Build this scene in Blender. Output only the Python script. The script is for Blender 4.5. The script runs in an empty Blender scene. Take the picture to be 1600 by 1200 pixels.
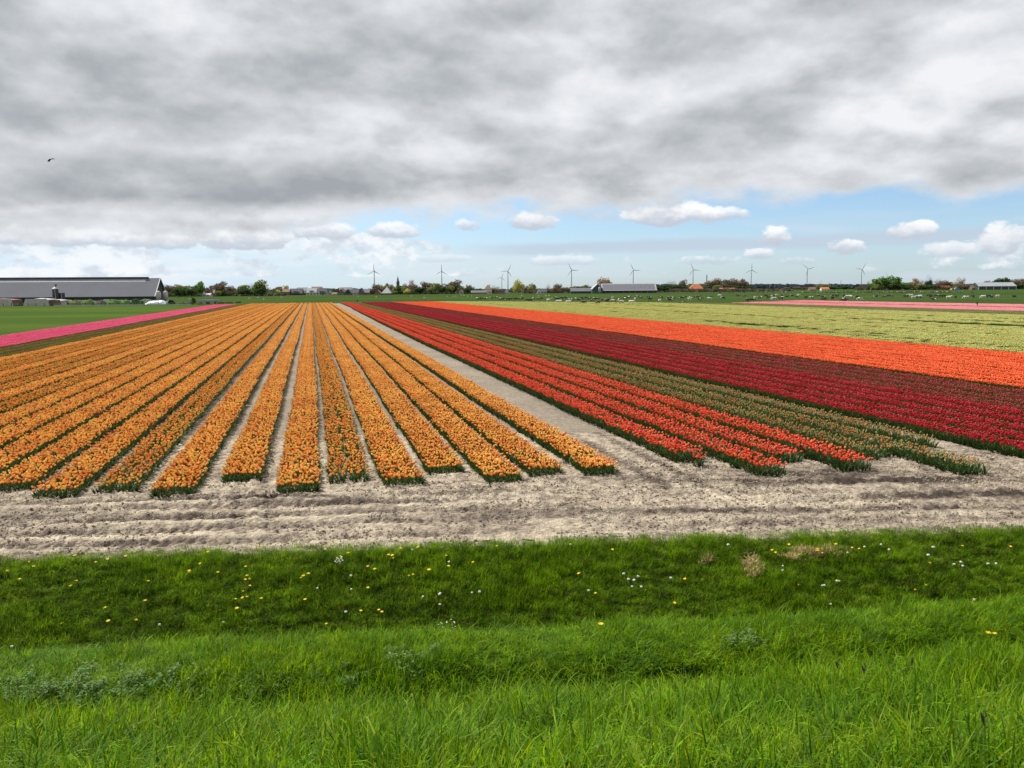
import bpy, math, random
import numpy as np
from mathutils import Matrix, Vector
R = math.radians
random.seed(7); rng = np.random.default_rng(7)
scene = bpy.context.scene
COL = scene.collection

# ------------------------------------------------------------------ camera
F = 1210.0; H = 5.8
ROLL = math.atan(0.0075); PITCH = R(6.9686)
cr, sr, cp, sp = math.cos(ROLL), math.sin(ROLL), math.cos(PITCH), math.sin(PITCH)
cam = bpy.data.objects.new('camera', bpy.data.cameras.new('camera')); COL.objects.link(cam)
R0, U0, F0 = Vector((1, 0, 0)), Vector((0, sp, cp)), Vector((0, cp, -sp))
xa, ya, za = cr*R0 - sr*U0, sr*R0 + cr*U0, -F0
m = Matrix((xa, ya, za)).transposed().to_4x4(); m.translation = (0, 0, H)
cam.matrix_world = m
cam.data.sensor_width = 36; cam.data.sensor_fit = 'HORIZONTAL'; cam.data.lens = 36*F/1600
cam.data.clip_start = 0.05; cam.data.clip_end = 20000
scene.camera = cam
def ray(px, py):
    a = (px-800)/F; b = -(py-600)/F
    r = a*cr + b*sr; u = -a*sr + b*cr
    return Vector((r, cp+u*sp, u*cp-sp))
def at(px, py, D):
    d = ray(px, py); t = D/d.y
    return Vector((d.x*t, D, H+d.z*t))
def azel(px, py):
    d = ray(px, py).normalized()
    return math.atan2(d.x, d.y), math.asin(d.z)

# ------------------------------------------------------------------ sun, sky, exposure
SUN_EL, SUN_AZ = R(50), R(-54)          # azimuth from +Y (view direction), negative = left
sv = Vector((math.sin(SUN_AZ)*math.cos(SUN_EL), math.cos(SUN_AZ)*math.cos(SUN_EL), math.sin(SUN_EL)))
sun = bpy.data.objects.new('sun', bpy.data.lights.new('sun', 'SUN')); COL.objects.link(sun)
sun.data.energy = 5.0; sun.data.angle = R(0.6); sun.data.color = (1.0, 0.96, 0.89)
sun.rotation_euler = (-sv).to_track_quat('-Z', 'Y').to_euler()
scene.view_settings.view_transform = 'Standard'; scene.view_settings.look = 'None'
scene.view_settings.exposure = 0.50; scene.view_settings.gamma = 1.0
scene.view_settings.use_curve_mapping = False

class G:
    """small node builder: values are sockets or floats"""
    def __init__(s, tree): s.t = tree
    def n(s, typ, **kw):
        nd = s.t.nodes.new(typ)
        for k, v in kw.items(): setattr(nd, k, v)
        return nd
    def put(s, sock, v):
        if isinstance(v, bpy.types.NodeSocket): s.t.links.new(v, sock)
        elif v is not None: sock.default_value = v
    def m(s, op, a, b=None, c=None, clamp=False):
        nd = s.n('ShaderNodeMath', operation=op); nd.use_clamp = clamp
        for i, v in enumerate((a, b, c)):
            if v is not None: s.put(nd.inputs[i], v)
        return nd.outputs[0]
    def ss(s, x, lo, hi, a=0.0, b=1.0):
        nd = s.n('ShaderNodeMapRange', interpolation_type='SMOOTHSTEP')
        for i, v in enumerate((x, lo, hi, a, b)): s.put(nd.inputs[i], v)
        return nd.outputs[0]
    def lin(s, x, lo, hi, a=0.0, b=1.0):
        nd = s.n('ShaderNodeMapRange')
        for i, v in enumerate((x, lo, hi, a, b)): s.put(nd.inputs[i], v)
        return nd.outputs[0]
    def xyz(s, x, y, z):
        nd = s.n('ShaderNodeCombineXYZ')
        for i, v in enumerate((x, y, z)): s.put(nd.inputs[i], v)
        return nd.outputs[0]
    def sep(s, v):
        nd = s.n('ShaderNodeSeparateXYZ'); s.put(nd.inputs[0], v); return nd.outputs
    def noise(s, vec, scale, detail=5, rough=0.55, dist=0.0, lac=2.0):
        nd = s.n('ShaderNodeTexNoise'); s.put(nd.inputs['Vector'], vec)
        nd.inputs['Scale'].default_value = scale; nd.inputs['Detail'].default_value = detail
        nd.inputs['Roughness'].default_value = rough; nd.inputs['Distortion'].default_value = dist
        nd.inputs['Lacunarity'].default_value = lac
        return nd.outputs[0]
    def mix(s, f, a, b, blend='MIX'):
        nd = s.n('ShaderNodeMix', data_type='RGBA', blend_type=blend)
        s.put(nd.inputs[0], f)
        for i, v in ((6, a), (7, b)):
            s.put(nd.inputs[i], (*v, 1) if isinstance(v, tuple) and len(v) == 3 else v)
        return nd.outputs[2]
    def ramp(s, f, stops):
        nd = s.n('ShaderNodeValToRGB'); s.put(nd.inputs[0], f)
        e = nd.color_ramp.elements
        while len(e) < len(stops): e.new(0.5)
        for el, (p, c) in zip(e, stops): el.position = p; el.color = (*c, 1)
        return nd.outputs[0]

world = bpy.data.worlds.new('World'); scene.world = world; world.use_nodes = True
def build_world():
    t = world.node_tree; t.nodes.clear(); g = G(t)
    out = g.n('ShaderNodeOutputWorld'); bg = g.n('ShaderNodeBackground')
    t.links.new(bg.outputs[0], out.inputs[0]); bg.inputs[1].default_value = 0.79
    sky = g.n('ShaderNodeTexSky', sky_type='NISHITA'); sky.sun_disc = False
    sky.sun_elevation = SUN_EL; sky.sun_rotation = SUN_AZ; sky.air_density = 1.0; sky.dust_density = 0.6; sky.ozone_density = 1.5
    tc = g.n('ShaderNodeTexCoord').outputs['Generated']
    x, y, z = g.sep(tc)
    skyc = g.mix(1.0, sky.outputs[0], (0.086, 0.106, 0.132), 'MULTIPLY')
    az = g.m('ARCTAN2', x, y); el = g.m('ARCSINE', z)
    zz = g.m('ADD', g.m('MAXIMUM', z, 0.0), 0.30)
    P = g.xyz(g.m('DIVIDE', x, zz), g.m('DIVIDE', y, zz), 3.7)
    # angular coordinates (isotropic near the horizon) for the low clouds
    Q = g.xyz(g.m('MULTIPLY', az, 1.0), g.m('MULTIPLY', el, 1.6), 1.3)
    nb = g.noise(P, 1.35, 7, 0.5, 0.1)          # large cloud masses of the deck
    nm = g.noise(P, 5.2, 6, 0.48, 0.1)
    nf = g.noise(Q, 26.0, 6, 0.58)
    nq = g.noise(Q, 9.0, 5, 0.55); nf2 = g.noise(Q, 62.0, 4, 0.55); nfb = g.m('ADD', g.m('MULTIPLY', g.m('SUBTRACT', nf, 0.5), 2.7), g.m('MULTIPLY', g.m('SUBTRACT', nf2, 0.5), 1.9))
    # horizon whitening, stronger to the left
    leftw = g.ss(az, 0.15, -0.5)
    hz = g.m('MULTIPLY', g.ss(el, 0.16, 0.0), g.lin(leftw, 0, 1, 0.34, 0.88))
    base = g.mix(g.m('ADD', g.m('MULTIPLY', hz, 1.0), 0.0), skyc, (0.60, 0.735, 0.87))
    # thin streaky veils low down
    S = g.xyz(g.m('MULTIPLY', az, 2.2), g.m('MULTIPLY', el, 26.0), 0.4)
    st = g.noise(S, 1.6, 5, 0.5, 0.4)
    veil = g.m('MULTIPLY', g.ss(st, g.lin(leftw, 0, 1, 0.52, 0.40), g.lin(leftw, 0, 1, 0.70, 0.56)), g.ss(el, 0.10, 0.06))
    base = g.mix(g.m('MULTIPLY', veil, g.lin(leftw, 0, 1, 0.45, 0.72)), base, g.mix(leftw, (0.60, 0.67, 0.76), (0.80, 0.84, 0.88)))
    # blue-grey bar low on the right
    bar = g.m('MULTIPLY', g.ss(g.m('ABSOLUTE', g.m('SUBTRACT', g.m('ADD', el, g.m('MULTIPLY', g.m('SUBTRACT', nq, 0.5), 0.012)), g.lin(az, -0.1, 0.6, 0.050, 0.056))), 0.011, 0.003), g.ss(az, -0.1, 0.05))
    base = g.mix(g.m('MULTIPLY', bar, 0.80), base, (0.49, 0.57, 0.68))
    # scattered small cumulus anywhere round the horizon
    cb = g.noise(Q, 11.0, 6, 0.6)
    band = g.m('MULTIPLY', g.ss(el, 0.006, 0.02), g.ss(el, 0.075, 0.045))
    band = g.m('MULTIPLY', g.ss(el, 0.006, 0.02), g.ss(el, g.lin(leftw, 0, 1, 0.075, 0.11), g.lin(leftw, 0, 1, 0.045, 0.08)))
    gen = g.m('MULTIPLY', g.ss(g.m('MULTIPLY', cb, band), g.lin(leftw, 0, 1, 0.53, 0.44), g.lin(leftw, 0, 1, 0.62, 0.53)), 0.8)
    base = g.mix(gen, base, g.mix(g.ss(nf, 0.4, 0.6), (0.58, 0.64, 0.72), (0.86, 0.88, 0.90)))
    # individual cumulus heaps standing where the photograph has them
    for px, py, rx, ry, amt in ((828, 347, 44, 15, .95), (1050, 338, 78, 20, 1), (1130, 336, 40, 12, .8), (1210, 372, 24, 19, .95), (1425, 360, 32, 16, .95),
                                (612, 362, 45, 15, .85), (733, 354, 22, 12, .8), (1320, 387, 30, 14, .85), (1570, 376, 30, 26, .85), (1480, 392, 36, 13, .6),
                                (1105, 408, 48, 10, .6), (1188, 397, 22, 10, .7), (1245, 408, 26, 8, .5), (165, 372, 26, 14, .0), (380, 375, 90, 18, .9), (90, 372, 110, 16, .8), (260, 378, 60, 13, .8), (500, 362, 55, 18, .85), (880, 408, 60, 10, .45), (690, 405, 50, 8, .3), (450, 345, 70, 14, .6)):
        if amt == 0: continue
        a0, e0 = azel(px, py)
        dx = g.m('DIVIDE', g.m('SUBTRACT', az, a0), rx/F)
        de = g.m('DIVIDE', g.m('SUBTRACT', el, e0), ry/F)
        # flat base: squeeze the lower half
        de2 = g.m('MULTIPLY', de, g.lin(de, -0.4, 0.4, 1.35, 1.0))
        rr = g.m('ADD', g.m('MULTIPLY', dx, dx), g.m('MULTIPLY', de2, de2))
        mk = g.ss(g.m('ADD', rr, nfb), 1.15, 0.45)
        lit = g.ss(g.m('ADD', de, g.m('MULTIPLY', nfb, -0.55)), -0.5, 0.75)
        base = g.mix(g.m('MULTIPLY', mk, amt), base, g.mix(lit, (0.50, 0.55, 0.63), (0.90, 0.91, 0.92)))
    # the stratocumulus deck
    dark = None
    for px, py, rx, ry, amt in ((300, 285, 240, 34, .9), (480, 305, 130, 20, .5), (90, 318, 150, 24, .75), (1135, 205, 110, 44, .85), (985, 232, 120, 26, .45), (620, 270, 180, 26, .55),
                                (100, 130, 240, 60, .55), (640, 110, 220, 50, .55), (1380, 285, 160, 22, .35), (1560, 290, 90, 20, .35), (900, 60, 260, 40, .25), (400, 200, 160, 30, .3),
                                (1520, 110, 150, 70, -.8), (960, 150, 90, 40, -.55), (700, 240, 90, 26, -.6), (400, 50, 160, 30, -.3), (1350, 210, 80, 40, -.4), (320, 330, 160, 14, -.6), (520, 330, 110, 12, -.5)):
        a0, e0 = azel(px, py)
        dx = g.m('DIVIDE', g.m('SUBTRACT', az, a0), rx/F); de = g.m('DIVIDE', g.m('SUBTRACT', el, e0), ry/F)
        rr = g.m('ADD', g.m('ADD', g.m('MULTIPLY', dx, dx), g.m('MULTIPLY', de, de)), g.m('MULTIPLY', g.m('SUBTRACT', nm, 0.5), 2.6))
        v = g.ss(rr, 1.9, 0.0, 0.0, amt)
        dark = v if dark is None else g.m('ADD', dark, v)
    th = g.m('ADD', g.m('MULTIPLY', g.m('SUBTRACT', nb, 0.5), 1.3), g.m('MULTIPLY', g.m('SUBTRACT', nm, 0.5), 2.0))
    th = g.m('ADD', th, g.m('MULTIPLY', dark, 0.62))
    th = g.m('ADD', th, g.m('MULTIPLY', g.m('SUBTRACT', nf, 0.5), 0.40))
    th = g.m('ADD', th, g.m('MULTIPLY', g.m('SUBTRACT', nq, 0.5), 0.85))
    def relief(sc, dy, k):
        a = g.noise(Q, sc, 4, 0.5); b = g.noise(g.xyz(az, g.m('MULTIPLY', g.m('ADD', el, dy), 1.6), 1.3), sc, 4, 0.5)
        return g.m('MULTIPLY', g.m('SUBTRACT', b, a), k)
    th = g.m('ADD', th, g.m('ADD', relief(6.5, 0.022, 1.7), relief(15.0, 0.009, 1.0)))
    deckc = g.ramp(g.lin(th, -0.75, 0.85), [(0.0, (0.80, 0.81, 0.835)), (0.28, (0.67, 0.69, 0.725)), (0.52, (0.545, 0.570, 0.595)), (0.76, (0.425, 0.450, 0.478)), (1.0, (0.33, 0.355, 0.385))])
    edge = g.lin(az, -0.50, -0.02, 0.064, 0.101)
    ne = g.m('ADD', g.m('MULTIPLY', g.m('SUBTRACT', nq, 0.5), 0.085), g.m('MULTIPLY', g.m('SUBTRACT', nf, 0.5), 0.040))
    e2 = g.m('SUBTRACT', g.m('ADD', el, ne), edge)
    dm = g.ss(e2, -0.016, 0.014)
    rim = g.m('MULTIPLY', g.ss(e2, 0.040, 0.0), g.lin(leftw, 0, 1, 0.45, 0.6))
    deckc = g.mix(rim, deckc, (0.70, 0.725, 0.75))
    # gaps overhead let the sky through a little (outside the frame as well)
    col = g.mix(dm, base, deckc)
    # below the horizon: dull ground colour
    col = g.mix(g.ss(z, -0.004, -0.03), col, (0.16, 0.18, 0.12))
    t.links.new(col, bg.inputs[0])
build_world()

# ------------------------------------------------------------------ materials
def newmat(name):
    mt = bpy.data.materials.new(name); mt.use_nodes = True
    t = mt.node_tree; t.nodes.clear(); g = G(t)
    out = g.n('ShaderNodeOutputMaterial'); bs = g.n('ShaderNodeBsdfPrincipled')
    t.links.new(bs.outputs[0], out.inputs[0])
    return mt, g, bs, out
def pos(g): return g.n('ShaderNodeNewGeometry').outputs['Position']
def bump(g, bs, h, dist, strength=1.0):
    b = g.n('ShaderNodeBump'); g.put(b.inputs['Height'], h); b.inputs['Distance'].default_value = dist; b.inputs['Strength'].default_value = strength
    g.t.links.new(b.outputs[0], bs.inputs['Normal'])
def plain(name, c, rough=0.8, var=0.12, scale=2.0, metal=0.0, obj=True):
    mt, g, bs, out = newmat(name)
    v = g.n('ShaderNodeTexCoord').outputs['Object'] if obj else pos(g)
    n = g.noise(v, scale, 5, 0.6)
    d = tuple(max(0, k*(1-var*2)) for k in c); l = tuple(min(1, k*(1+var)) for k in c)
    g.put(bs.inputs['Base Color'], g.mix(g.ss(n, 0.3, 0.7), d, l))
    bs.inputs['Roughness'].default_value = rough; bs.inputs['Metallic'].default_value = metal
    return mt
def leafmat(name, transl=0.35, rough=0.55, tint=(1, 1, 1), spec=0.3, posvar=None, tr_tint=None, fine=None):
    """vertex colour = the plant's own colour; part of the light passes through"""
    mt, g, bs, out = newmat(name)
    at_ = g.n('ShaderNodeAttribute', attribute_name='Col').outputs['Color']
    c = g.mix(1.0, at_, tint, 'MULTIPLY')
    if fine:
        n2 = g.noise(pos(g), fine, 3, 0.6)
        c = g.mix(1.0, c, g.mix(g.ss(n2, 0.35, 0.62), (0.55, 0.62, 0.6), (1.18, 1.15, 1.0)), 'MULTIPLY')
    if posvar:
        n1 = g.noise(pos(g), posvar[0], 4, 0.55)
        c = g.mix(g.ss(n1, 0.38, 0.62), c, g.mix(1.0, c, posvar[1], 'MULTIPLY'))
    g.put(bs.inputs['Base Color'], c); bs.inputs['Roughness'].default_value = rough
    bs.inputs['Specular IOR Level'].default_value = spec
    tr = g.n('ShaderNodeBsdfTranslucent')
    g.put(tr.inputs[0], g.mix(1.0, c, tr_tint, 'MULTIPLY') if tr_tint else c)
    mx = g.n('ShaderNodeMixShader'); mx.inputs[0].default_value = transl
    g.t.links.new(bs.outputs[0], mx.inputs[1]); g.t.links.new(tr.outputs[0], mx.inputs[2]); g.t.links.new(mx.outputs[0], out.inputs[0])
    return mt
M = {}
M['petal'] = leafmat('tulip_petal', 0.38, 0.5, spec=0.3, posvar=(0.35, (0.93, 0.82, 0.8)))
M['tleaf'] = leafmat('tulip_leaf', 0.22, 0.6, spec=0.12, posvar=(0.5, (0.82, 0.9, 0.8)))
M['grass'] = leafmat('grass_blade', 0.48, 0.6, spec=0.12, posvar=(0.9, (0.66, 0.76, 0.7)), tr_tint=(1.4, 1.2, 0.4), fine=5.0)
M['bankgrass'] = leafmat('bank_grass_blade', 0.42, 0.7, spec=0.1, posvar=(1.1, (0.66, 0.70, 0.7)), tr_tint=(1.35, 1.2, 0.5), fine=4.0)
M['weed'] = leafmat('weed_leaf', 0.25, 0.6, spec=0.15)
M['straw'] = leafmat('dry_straw', 0.2, 0.7)
M['crown'] = leafmat('tree_foliage', 0.3, 0.8, spec=0.0, tint=(2.3, 2.3, 2.3))
def soilmat():
    mt, g, bs, out = newmat('sandy_soil')
    p = pos(g)
    big = g.noise(p, 0.45, 4, 0.6); mid = g.noise(p, 3.1, 6, 0.65); fine = g.noise(p, 22, 5, 0.7)
    wet = g.n('ShaderNodeAttribute', attribute_name='wet').outputs['Fac']
    f = g.m('ADD', g.m('MULTIPLY', mid, 0.9), g.m('ADD', g.m('MULTIPLY', fine, 0.75), g.m('MULTIPLY', big, 0.4)))
    f = g.m('SUBTRACT', f, g.m('MULTIPLY', wet, 0.70))
    c = g.ramp(g.lin(f, 0.62, 1.36), [(0.0, (0.05, 0.038, 0.03)), (0.3, (0.15, 0.12, 0.095)), (0.5, (0.30, 0.25, 0.19)), (0.7, (0.45, 0.38, 0.28)), (1.0, (0.57, 0.50, 0.375))])
    g.put(bs.inputs['Base Color'], c); bs.inputs['Roughness'].default_value = 0.95; bs.inputs['Specular IOR Level'].default_value = 0.1
    cl = g.n('ShaderNodeTexVoronoi'); g.put(cl.inputs['Vector'], p); cl.inputs['Scale'].default_value = 9.0
    bump(g, bs, g.m('ADD', g.m('MULTIPLY', mid, 1.0), g.m('ADD', g.m('MULTIPLY', fine, 0.5), g.m('MULTIPLY', cl.outputs['Distance'], -0.4))), 0.09)
    return mt
M['soil'] = soilmat()
def fieldsoil():
    mt, g, bs, out = newmat('bed_soil')
    p = pos(g)
    big = g.noise(p, 0.3, 4, 0.6); mid = g.noise(p, 5.0, 6, 0.7)
    f = g.m('ADD', g.m('MULTIPLY', mid, 0.8), g.m('MULTIPLY', big, 0.4))
    c = g.ramp(g.lin(f, 0.35, 0.85), [(0.0, (0.09, 0.072, 0.055)), (0.5, (0.205, 0.172, 0.132)), (1.0, (0.34, 0.295, 0.225))])
    g.put(bs.inputs['Base Color'], c); bs.inputs['Roughness'].default_value = 0.95; bs.inputs['Specular IOR Level'].default_value = 0.1
    bump(g, bs, mid, 0.06)
    return mt
M['fsoil'] = fieldsoil()
def meadowmat(name, a, b, c3, sc=0.02):
    mt, g, bs, out = newmat(name)
    p = pos(g); x, y, z = g.sep(p)
    v = g.xyz(g.m('MULTIPLY', x, 0.35), y, 0)
    n1 = g.noise(v, sc, 5, 0.6); n2 = g.noise(p, 0.7, 4, 0.7)
    c = g.mix(g.ss(n1, 0.38, 0.62), a, b)
    c = g.mix(g.m('MULTIPLY', g.ss(n2, 0.35, 0.7), 0.45), c, c3)
    g.put(bs.inputs['Base Color'], c); bs.inputs['Roughness'].default_value = 1.0; bs.inputs['Specular IOR Level'].default_value = 0.0
    bump(g, bs, n2, 0.3)
    return mt
M['meadow'] = meadowmat('pasture', (0.036, 0.062, 0.018), (0.050, 0.084, 0.021), (0.032, 0.048, 0.018), 0.012)
M['meadow_left'] = meadowmat('young_pasture', (0.046, 0.080, 0.018), (0.068, 0.105, 0.022), (0.042, 0.064, 0.018), 0.02)
def turfmat():
    mt, g, bs, out = newmat('turf_ground')
    p = pos(g); n = g.noise(p, 2.2, 6, 0.65); n2 = g.noise(p, 9, 5, 0.7)
    c = g.ramp(g.m('ADD', g.m('MULTIPLY', n, 0.7), g.m('MULTIPLY', n2, 0.3)), [(0.35, (0.028, 0.024, 0.012)), (0.5, (0.035, 0.05, 0.014)), (0.65, (0.05, 0.085, 0.018))])
    g.put(bs.inputs['Base Color'], c); bs.inputs['Roughness'].default_value = 0.95; bs.inputs['Specular IOR Level'].default_value = 0.1
    bump(g, bs, n2, 0.06)
    return mt
M['turf'] = turfmat()

# ------------------------------------------------------------------ helpers for objects
def tag(o, label=None, cat=None, group=None, kind=None):
    if label: o['label'] = label
    if cat: o['category'] = cat
    if group: o['group'] = group
    if kind: o['kind'] = kind
    return o
def link(name, me, parent=None, loc=None):
    o = bpy.data.objects.new(name, me); COL.objects.link(o)
    if loc is not None: o.location = loc
    if parent: o.parent = parent
    return o
def empty(name, loc=(0, 0, 0), rz=0):
    o = bpy.data.objects.new(name, None); COL.objects.link(o); o.location = loc; o.rotation_euler = (0, 0, rz); o.empty_display_size = 0.2
    return o
def children(o): return [c for c in COL.objects if c.parent == o]
class Soup:
    def __init__(s): s.v = []; s.f = []; s.c = []; s.n = 0
    def add(s, v, f, c=(1, 1, 1)):
        v = np.asarray(v, float).reshape(-1, 3); s.v.append(v)
        s.f += [tuple(i+s.n for i in q) for q in f]
        c = np.asarray(c, float)
        s.c.append(np.broadcast_to(c, (len(v), 3)) if c.ndim == 1 else c); s.n += len(v)
        return s
    def mesh(s, name, mat=None, smooth=False, col=False):
        me = bpy.data.meshes.new(name); me.from_pydata(np.concatenate(s.v).tolist(), [], s.f)
        if col:
            a = me.color_attributes.new('Col', 'FLOAT_COLOR', 'POINT')
            cc = np.concatenate(s.c); cc = np.concatenate([cc, np.ones((len(cc), 1))], 1)
            a.data.foreach_set('color', cc.astype(np.float32).ravel())
        for mt in (mat if isinstance(mat, (list, tuple)) else [mat]):
            if mt: me.materials.append(mt)
        if smooth: me.polygons.foreach_set('use_smooth', [True]*len(me.polygons))
        me.update(); return me
    def box(s, x0, x1, y0, y1, z0, z1, c=(1, 1, 1)):
        v = [(x, y, z) for x in (x0, x1) for y in (y0, y1) for z in (z0, z1)]
        return s.add(v, [(0, 1, 3, 2), (4, 6, 7, 5), (0, 4, 5, 1), (2, 3, 7, 6), (0, 2, 6, 4), (1, 5, 7, 3)], c)
    def tube(s, pts, rad, n=6, c=(1, 1, 1), cap=True):
        pts = [Vector(p) for p in pts]; rings = []
        for i, p in enumerate(pts):
            d = (pts[min(i+1, len(pts)-1)]-pts[max(i-1, 0)]).normalized()
            a = d.orthogonal().normalized(); b = d.cross(a)
            if i:                                   # keep the rings aligned
                a = (pa-d*pa.dot(d)).normalized(); b = d.cross(a)
            pa = a; r = rad[i] if hasattr(rad, '__len__') else rad
            rings += [p+r*(math.cos(2*math.pi*k/n)*a+math.sin(2*math.pi*k/n)*b) for k in range(n)]
        f = [(i*n+k, i*n+(k+1) % n, (i+1)*n+(k+1) % n, (i+1)*n+k) for i in range(len(pts)-1) for k in range(n)]
        if cap: f += [tuple(range(n))[::-1], tuple(range((len(pts)-1)*n, len(pts)*n))]
        return s.add([tuple(q) for q in rings], f, c)
    def lathe(s, prof, n=12, c=(1, 1, 1), o=(0, 0, 0)):
        v = [(o[0]+r*math.cos(2*math.pi*k/n), o[1]+r*math.sin(2*math.pi*k/n), o[2]+z) for r, z in prof for k in range(n)]
        f = [(i*n+k, i*n+(k+1) % n, (i+1)*n+(k+1) % n, (i+1)*n+k) for i in range(len(prof)-1) for k in range(n)]
        return s.add(v, f, c)
def obj(name, soup, mat, parent=None, smooth=False, col=False, loc=None):
    return link(name, soup.mesh(name, mat, smooth, col), parent, loc)
def vnoise(x, y, seed=0):
    """smooth value noise on arrays"""
    xi = np.floor(x).astype(np.int64); yi = np.floor(y).astype(np.int64); fx = x-xi; fy = y-yi
    fx = fx*fx*(3-2*fx); fy = fy*fy*(3-2*fy)
    def h(a, b):
        n = (a*374761393+b*668265263+seed*982451653) & 0x7fffffff
        n = ((n ^ (n >> 13))*1274126177) & 0x7fffffff
        return ((n ^ (n >> 16)) & 0xffff)/65535.0
    return (h(xi, yi)*(1-fx)+h(xi+1, yi)*fx)*(1-fy)+(h(xi, yi+1)*(1-fx)+h(xi+1, yi+1)*fx)*fy
def fbm(x, y, sc, octv=4, seed=0, rough=0.5):
    t = 0; a = 1; n = 0
    for o in range(octv):
        t = t+a*(vnoise(x*sc+o*17.3, y*sc+o*9.1, seed+o)-0.5); n += a; a *= rough; sc *= 2.03
    return t/n*2
def grid(name, X, Y, Z, mat, wet=None, smooth=True):
    ny, nx = X.shape; me = bpy.data.meshes.new(name)
    v = np.stack([X, Y, Z], -1).reshape(-1, 3)
    i = np.arange(nx*ny).reshape(ny, nx)
    q = np.stack([i[:-1, :-1], i[:-1, 1:], i[1:, 1:], i[1:, :-1]], -1).reshape(-1, 4)
    me.vertices.add(len(v)); me.vertices.foreach_set('co', v.astype(np.float32).ravel())
    me.loops.add(q.size); me.loops.foreach_set('vertex_index', q.ravel().astype(np.int32))
    me.polygons.add(len(q)); me.polygons.foreach_set('loop_start', np.arange(0, q.size, 4, dtype=np.int32))
    me.update(calc_edges=True)
    if smooth: me.polygons.foreach_set('use_smooth', np.ones(len(q), bool))
    if wet is not None:
        a = me.attributes.new('wet', 'FLOAT', 'POINT'); a.data.foreach_set('value', wet.astype(np.float32).ravel())
    me.materials.append(mat); me.validate()
    return link(name, me)

# ------------------------------------------------------------------ the land
vx = ray(485.5, 454.5); DX, DY = Vector((vx.x, vx.y)).normalized()      # direction of the tulip rows
ROWANG = math.atan2(-DX, DY)                                             # rotation about z taking +Y to the rows
def us(u, s): return (u*DY+s*DX, -u*DX+s*DY)
PS = np.array([-14, -6, 0, 3, 5, 6.5, 7.3, 8.3, 9.0, 9.6, 10.5, 11.4, 12.8, 13.9, 14.6, 16.0, 16.8, 17.2, 40])
PZ = np.array([4.9, 4.5, 4.18, 3.50, 2.66, 1.90, .85, .05, .80, .98, .80, .25, -.75, -1.12, -1.10, -.42, -.08, 0.02, 0.02])
SK = 0.066
def landz(X, Y):
    X = np.asarray(X, float); Y = np.asarray(Y, float)
    s = Y-SK*X
    s = s+0.35*fbm(X, Y*0.4, 0.22, 3, 11)*np.clip((17.0-s)/3, 0, 1)
    # smoothed profile
    z = (np.interp(s-.18, PS, PZ)+np.interp(s+.18, PS, PZ)+2*np.interp(s, PS, PZ))/4
    z = z+np.clip(0.055*X, -.3, .35)*np.exp(-((s-6.2)/1.1)**2)+np.clip(0.024*X, -.2, .14)*np.exp(-((s-9.9)/.9)**2)
    k = np.clip((17.2-s)/1.2, 0, 1)
    return z+k*(0.10*fbm(X, Y, 0.6, 3, 5)+0.05*fbm(X, Y, 2.2, 3, 6))
def hit(px, py, lift=0.0):
    """where the ray through a pixel of the photograph meets the land"""
    d = ray(px, py); t = 2.0
    while t < 60:
        p = d*t
        if H+p.z <= float(landz(p.x, p.y))+lift: return (p.x, p.y, float(landz(p.x, p.y)))
        t += 0.03
    return (d.x*t, d.y*t, 0)
xs = np.concatenate([np.arange(-60, -16, 1.0), np.arange(-16, 18, 0.16), np.arange(18, 60, 1.0)])
ss_ = np.concatenate([np.arange(-14, 2, 0.8), np.arange(2, 17.6, 0.13)])
Xg, Sg = np.meshgrid(xs, ss_); Yg = Sg+SK*Xg
tag(grid('dike_slope', Xg, Yg, landz(Xg, Yg), M['turf']), kind='structure')

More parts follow.
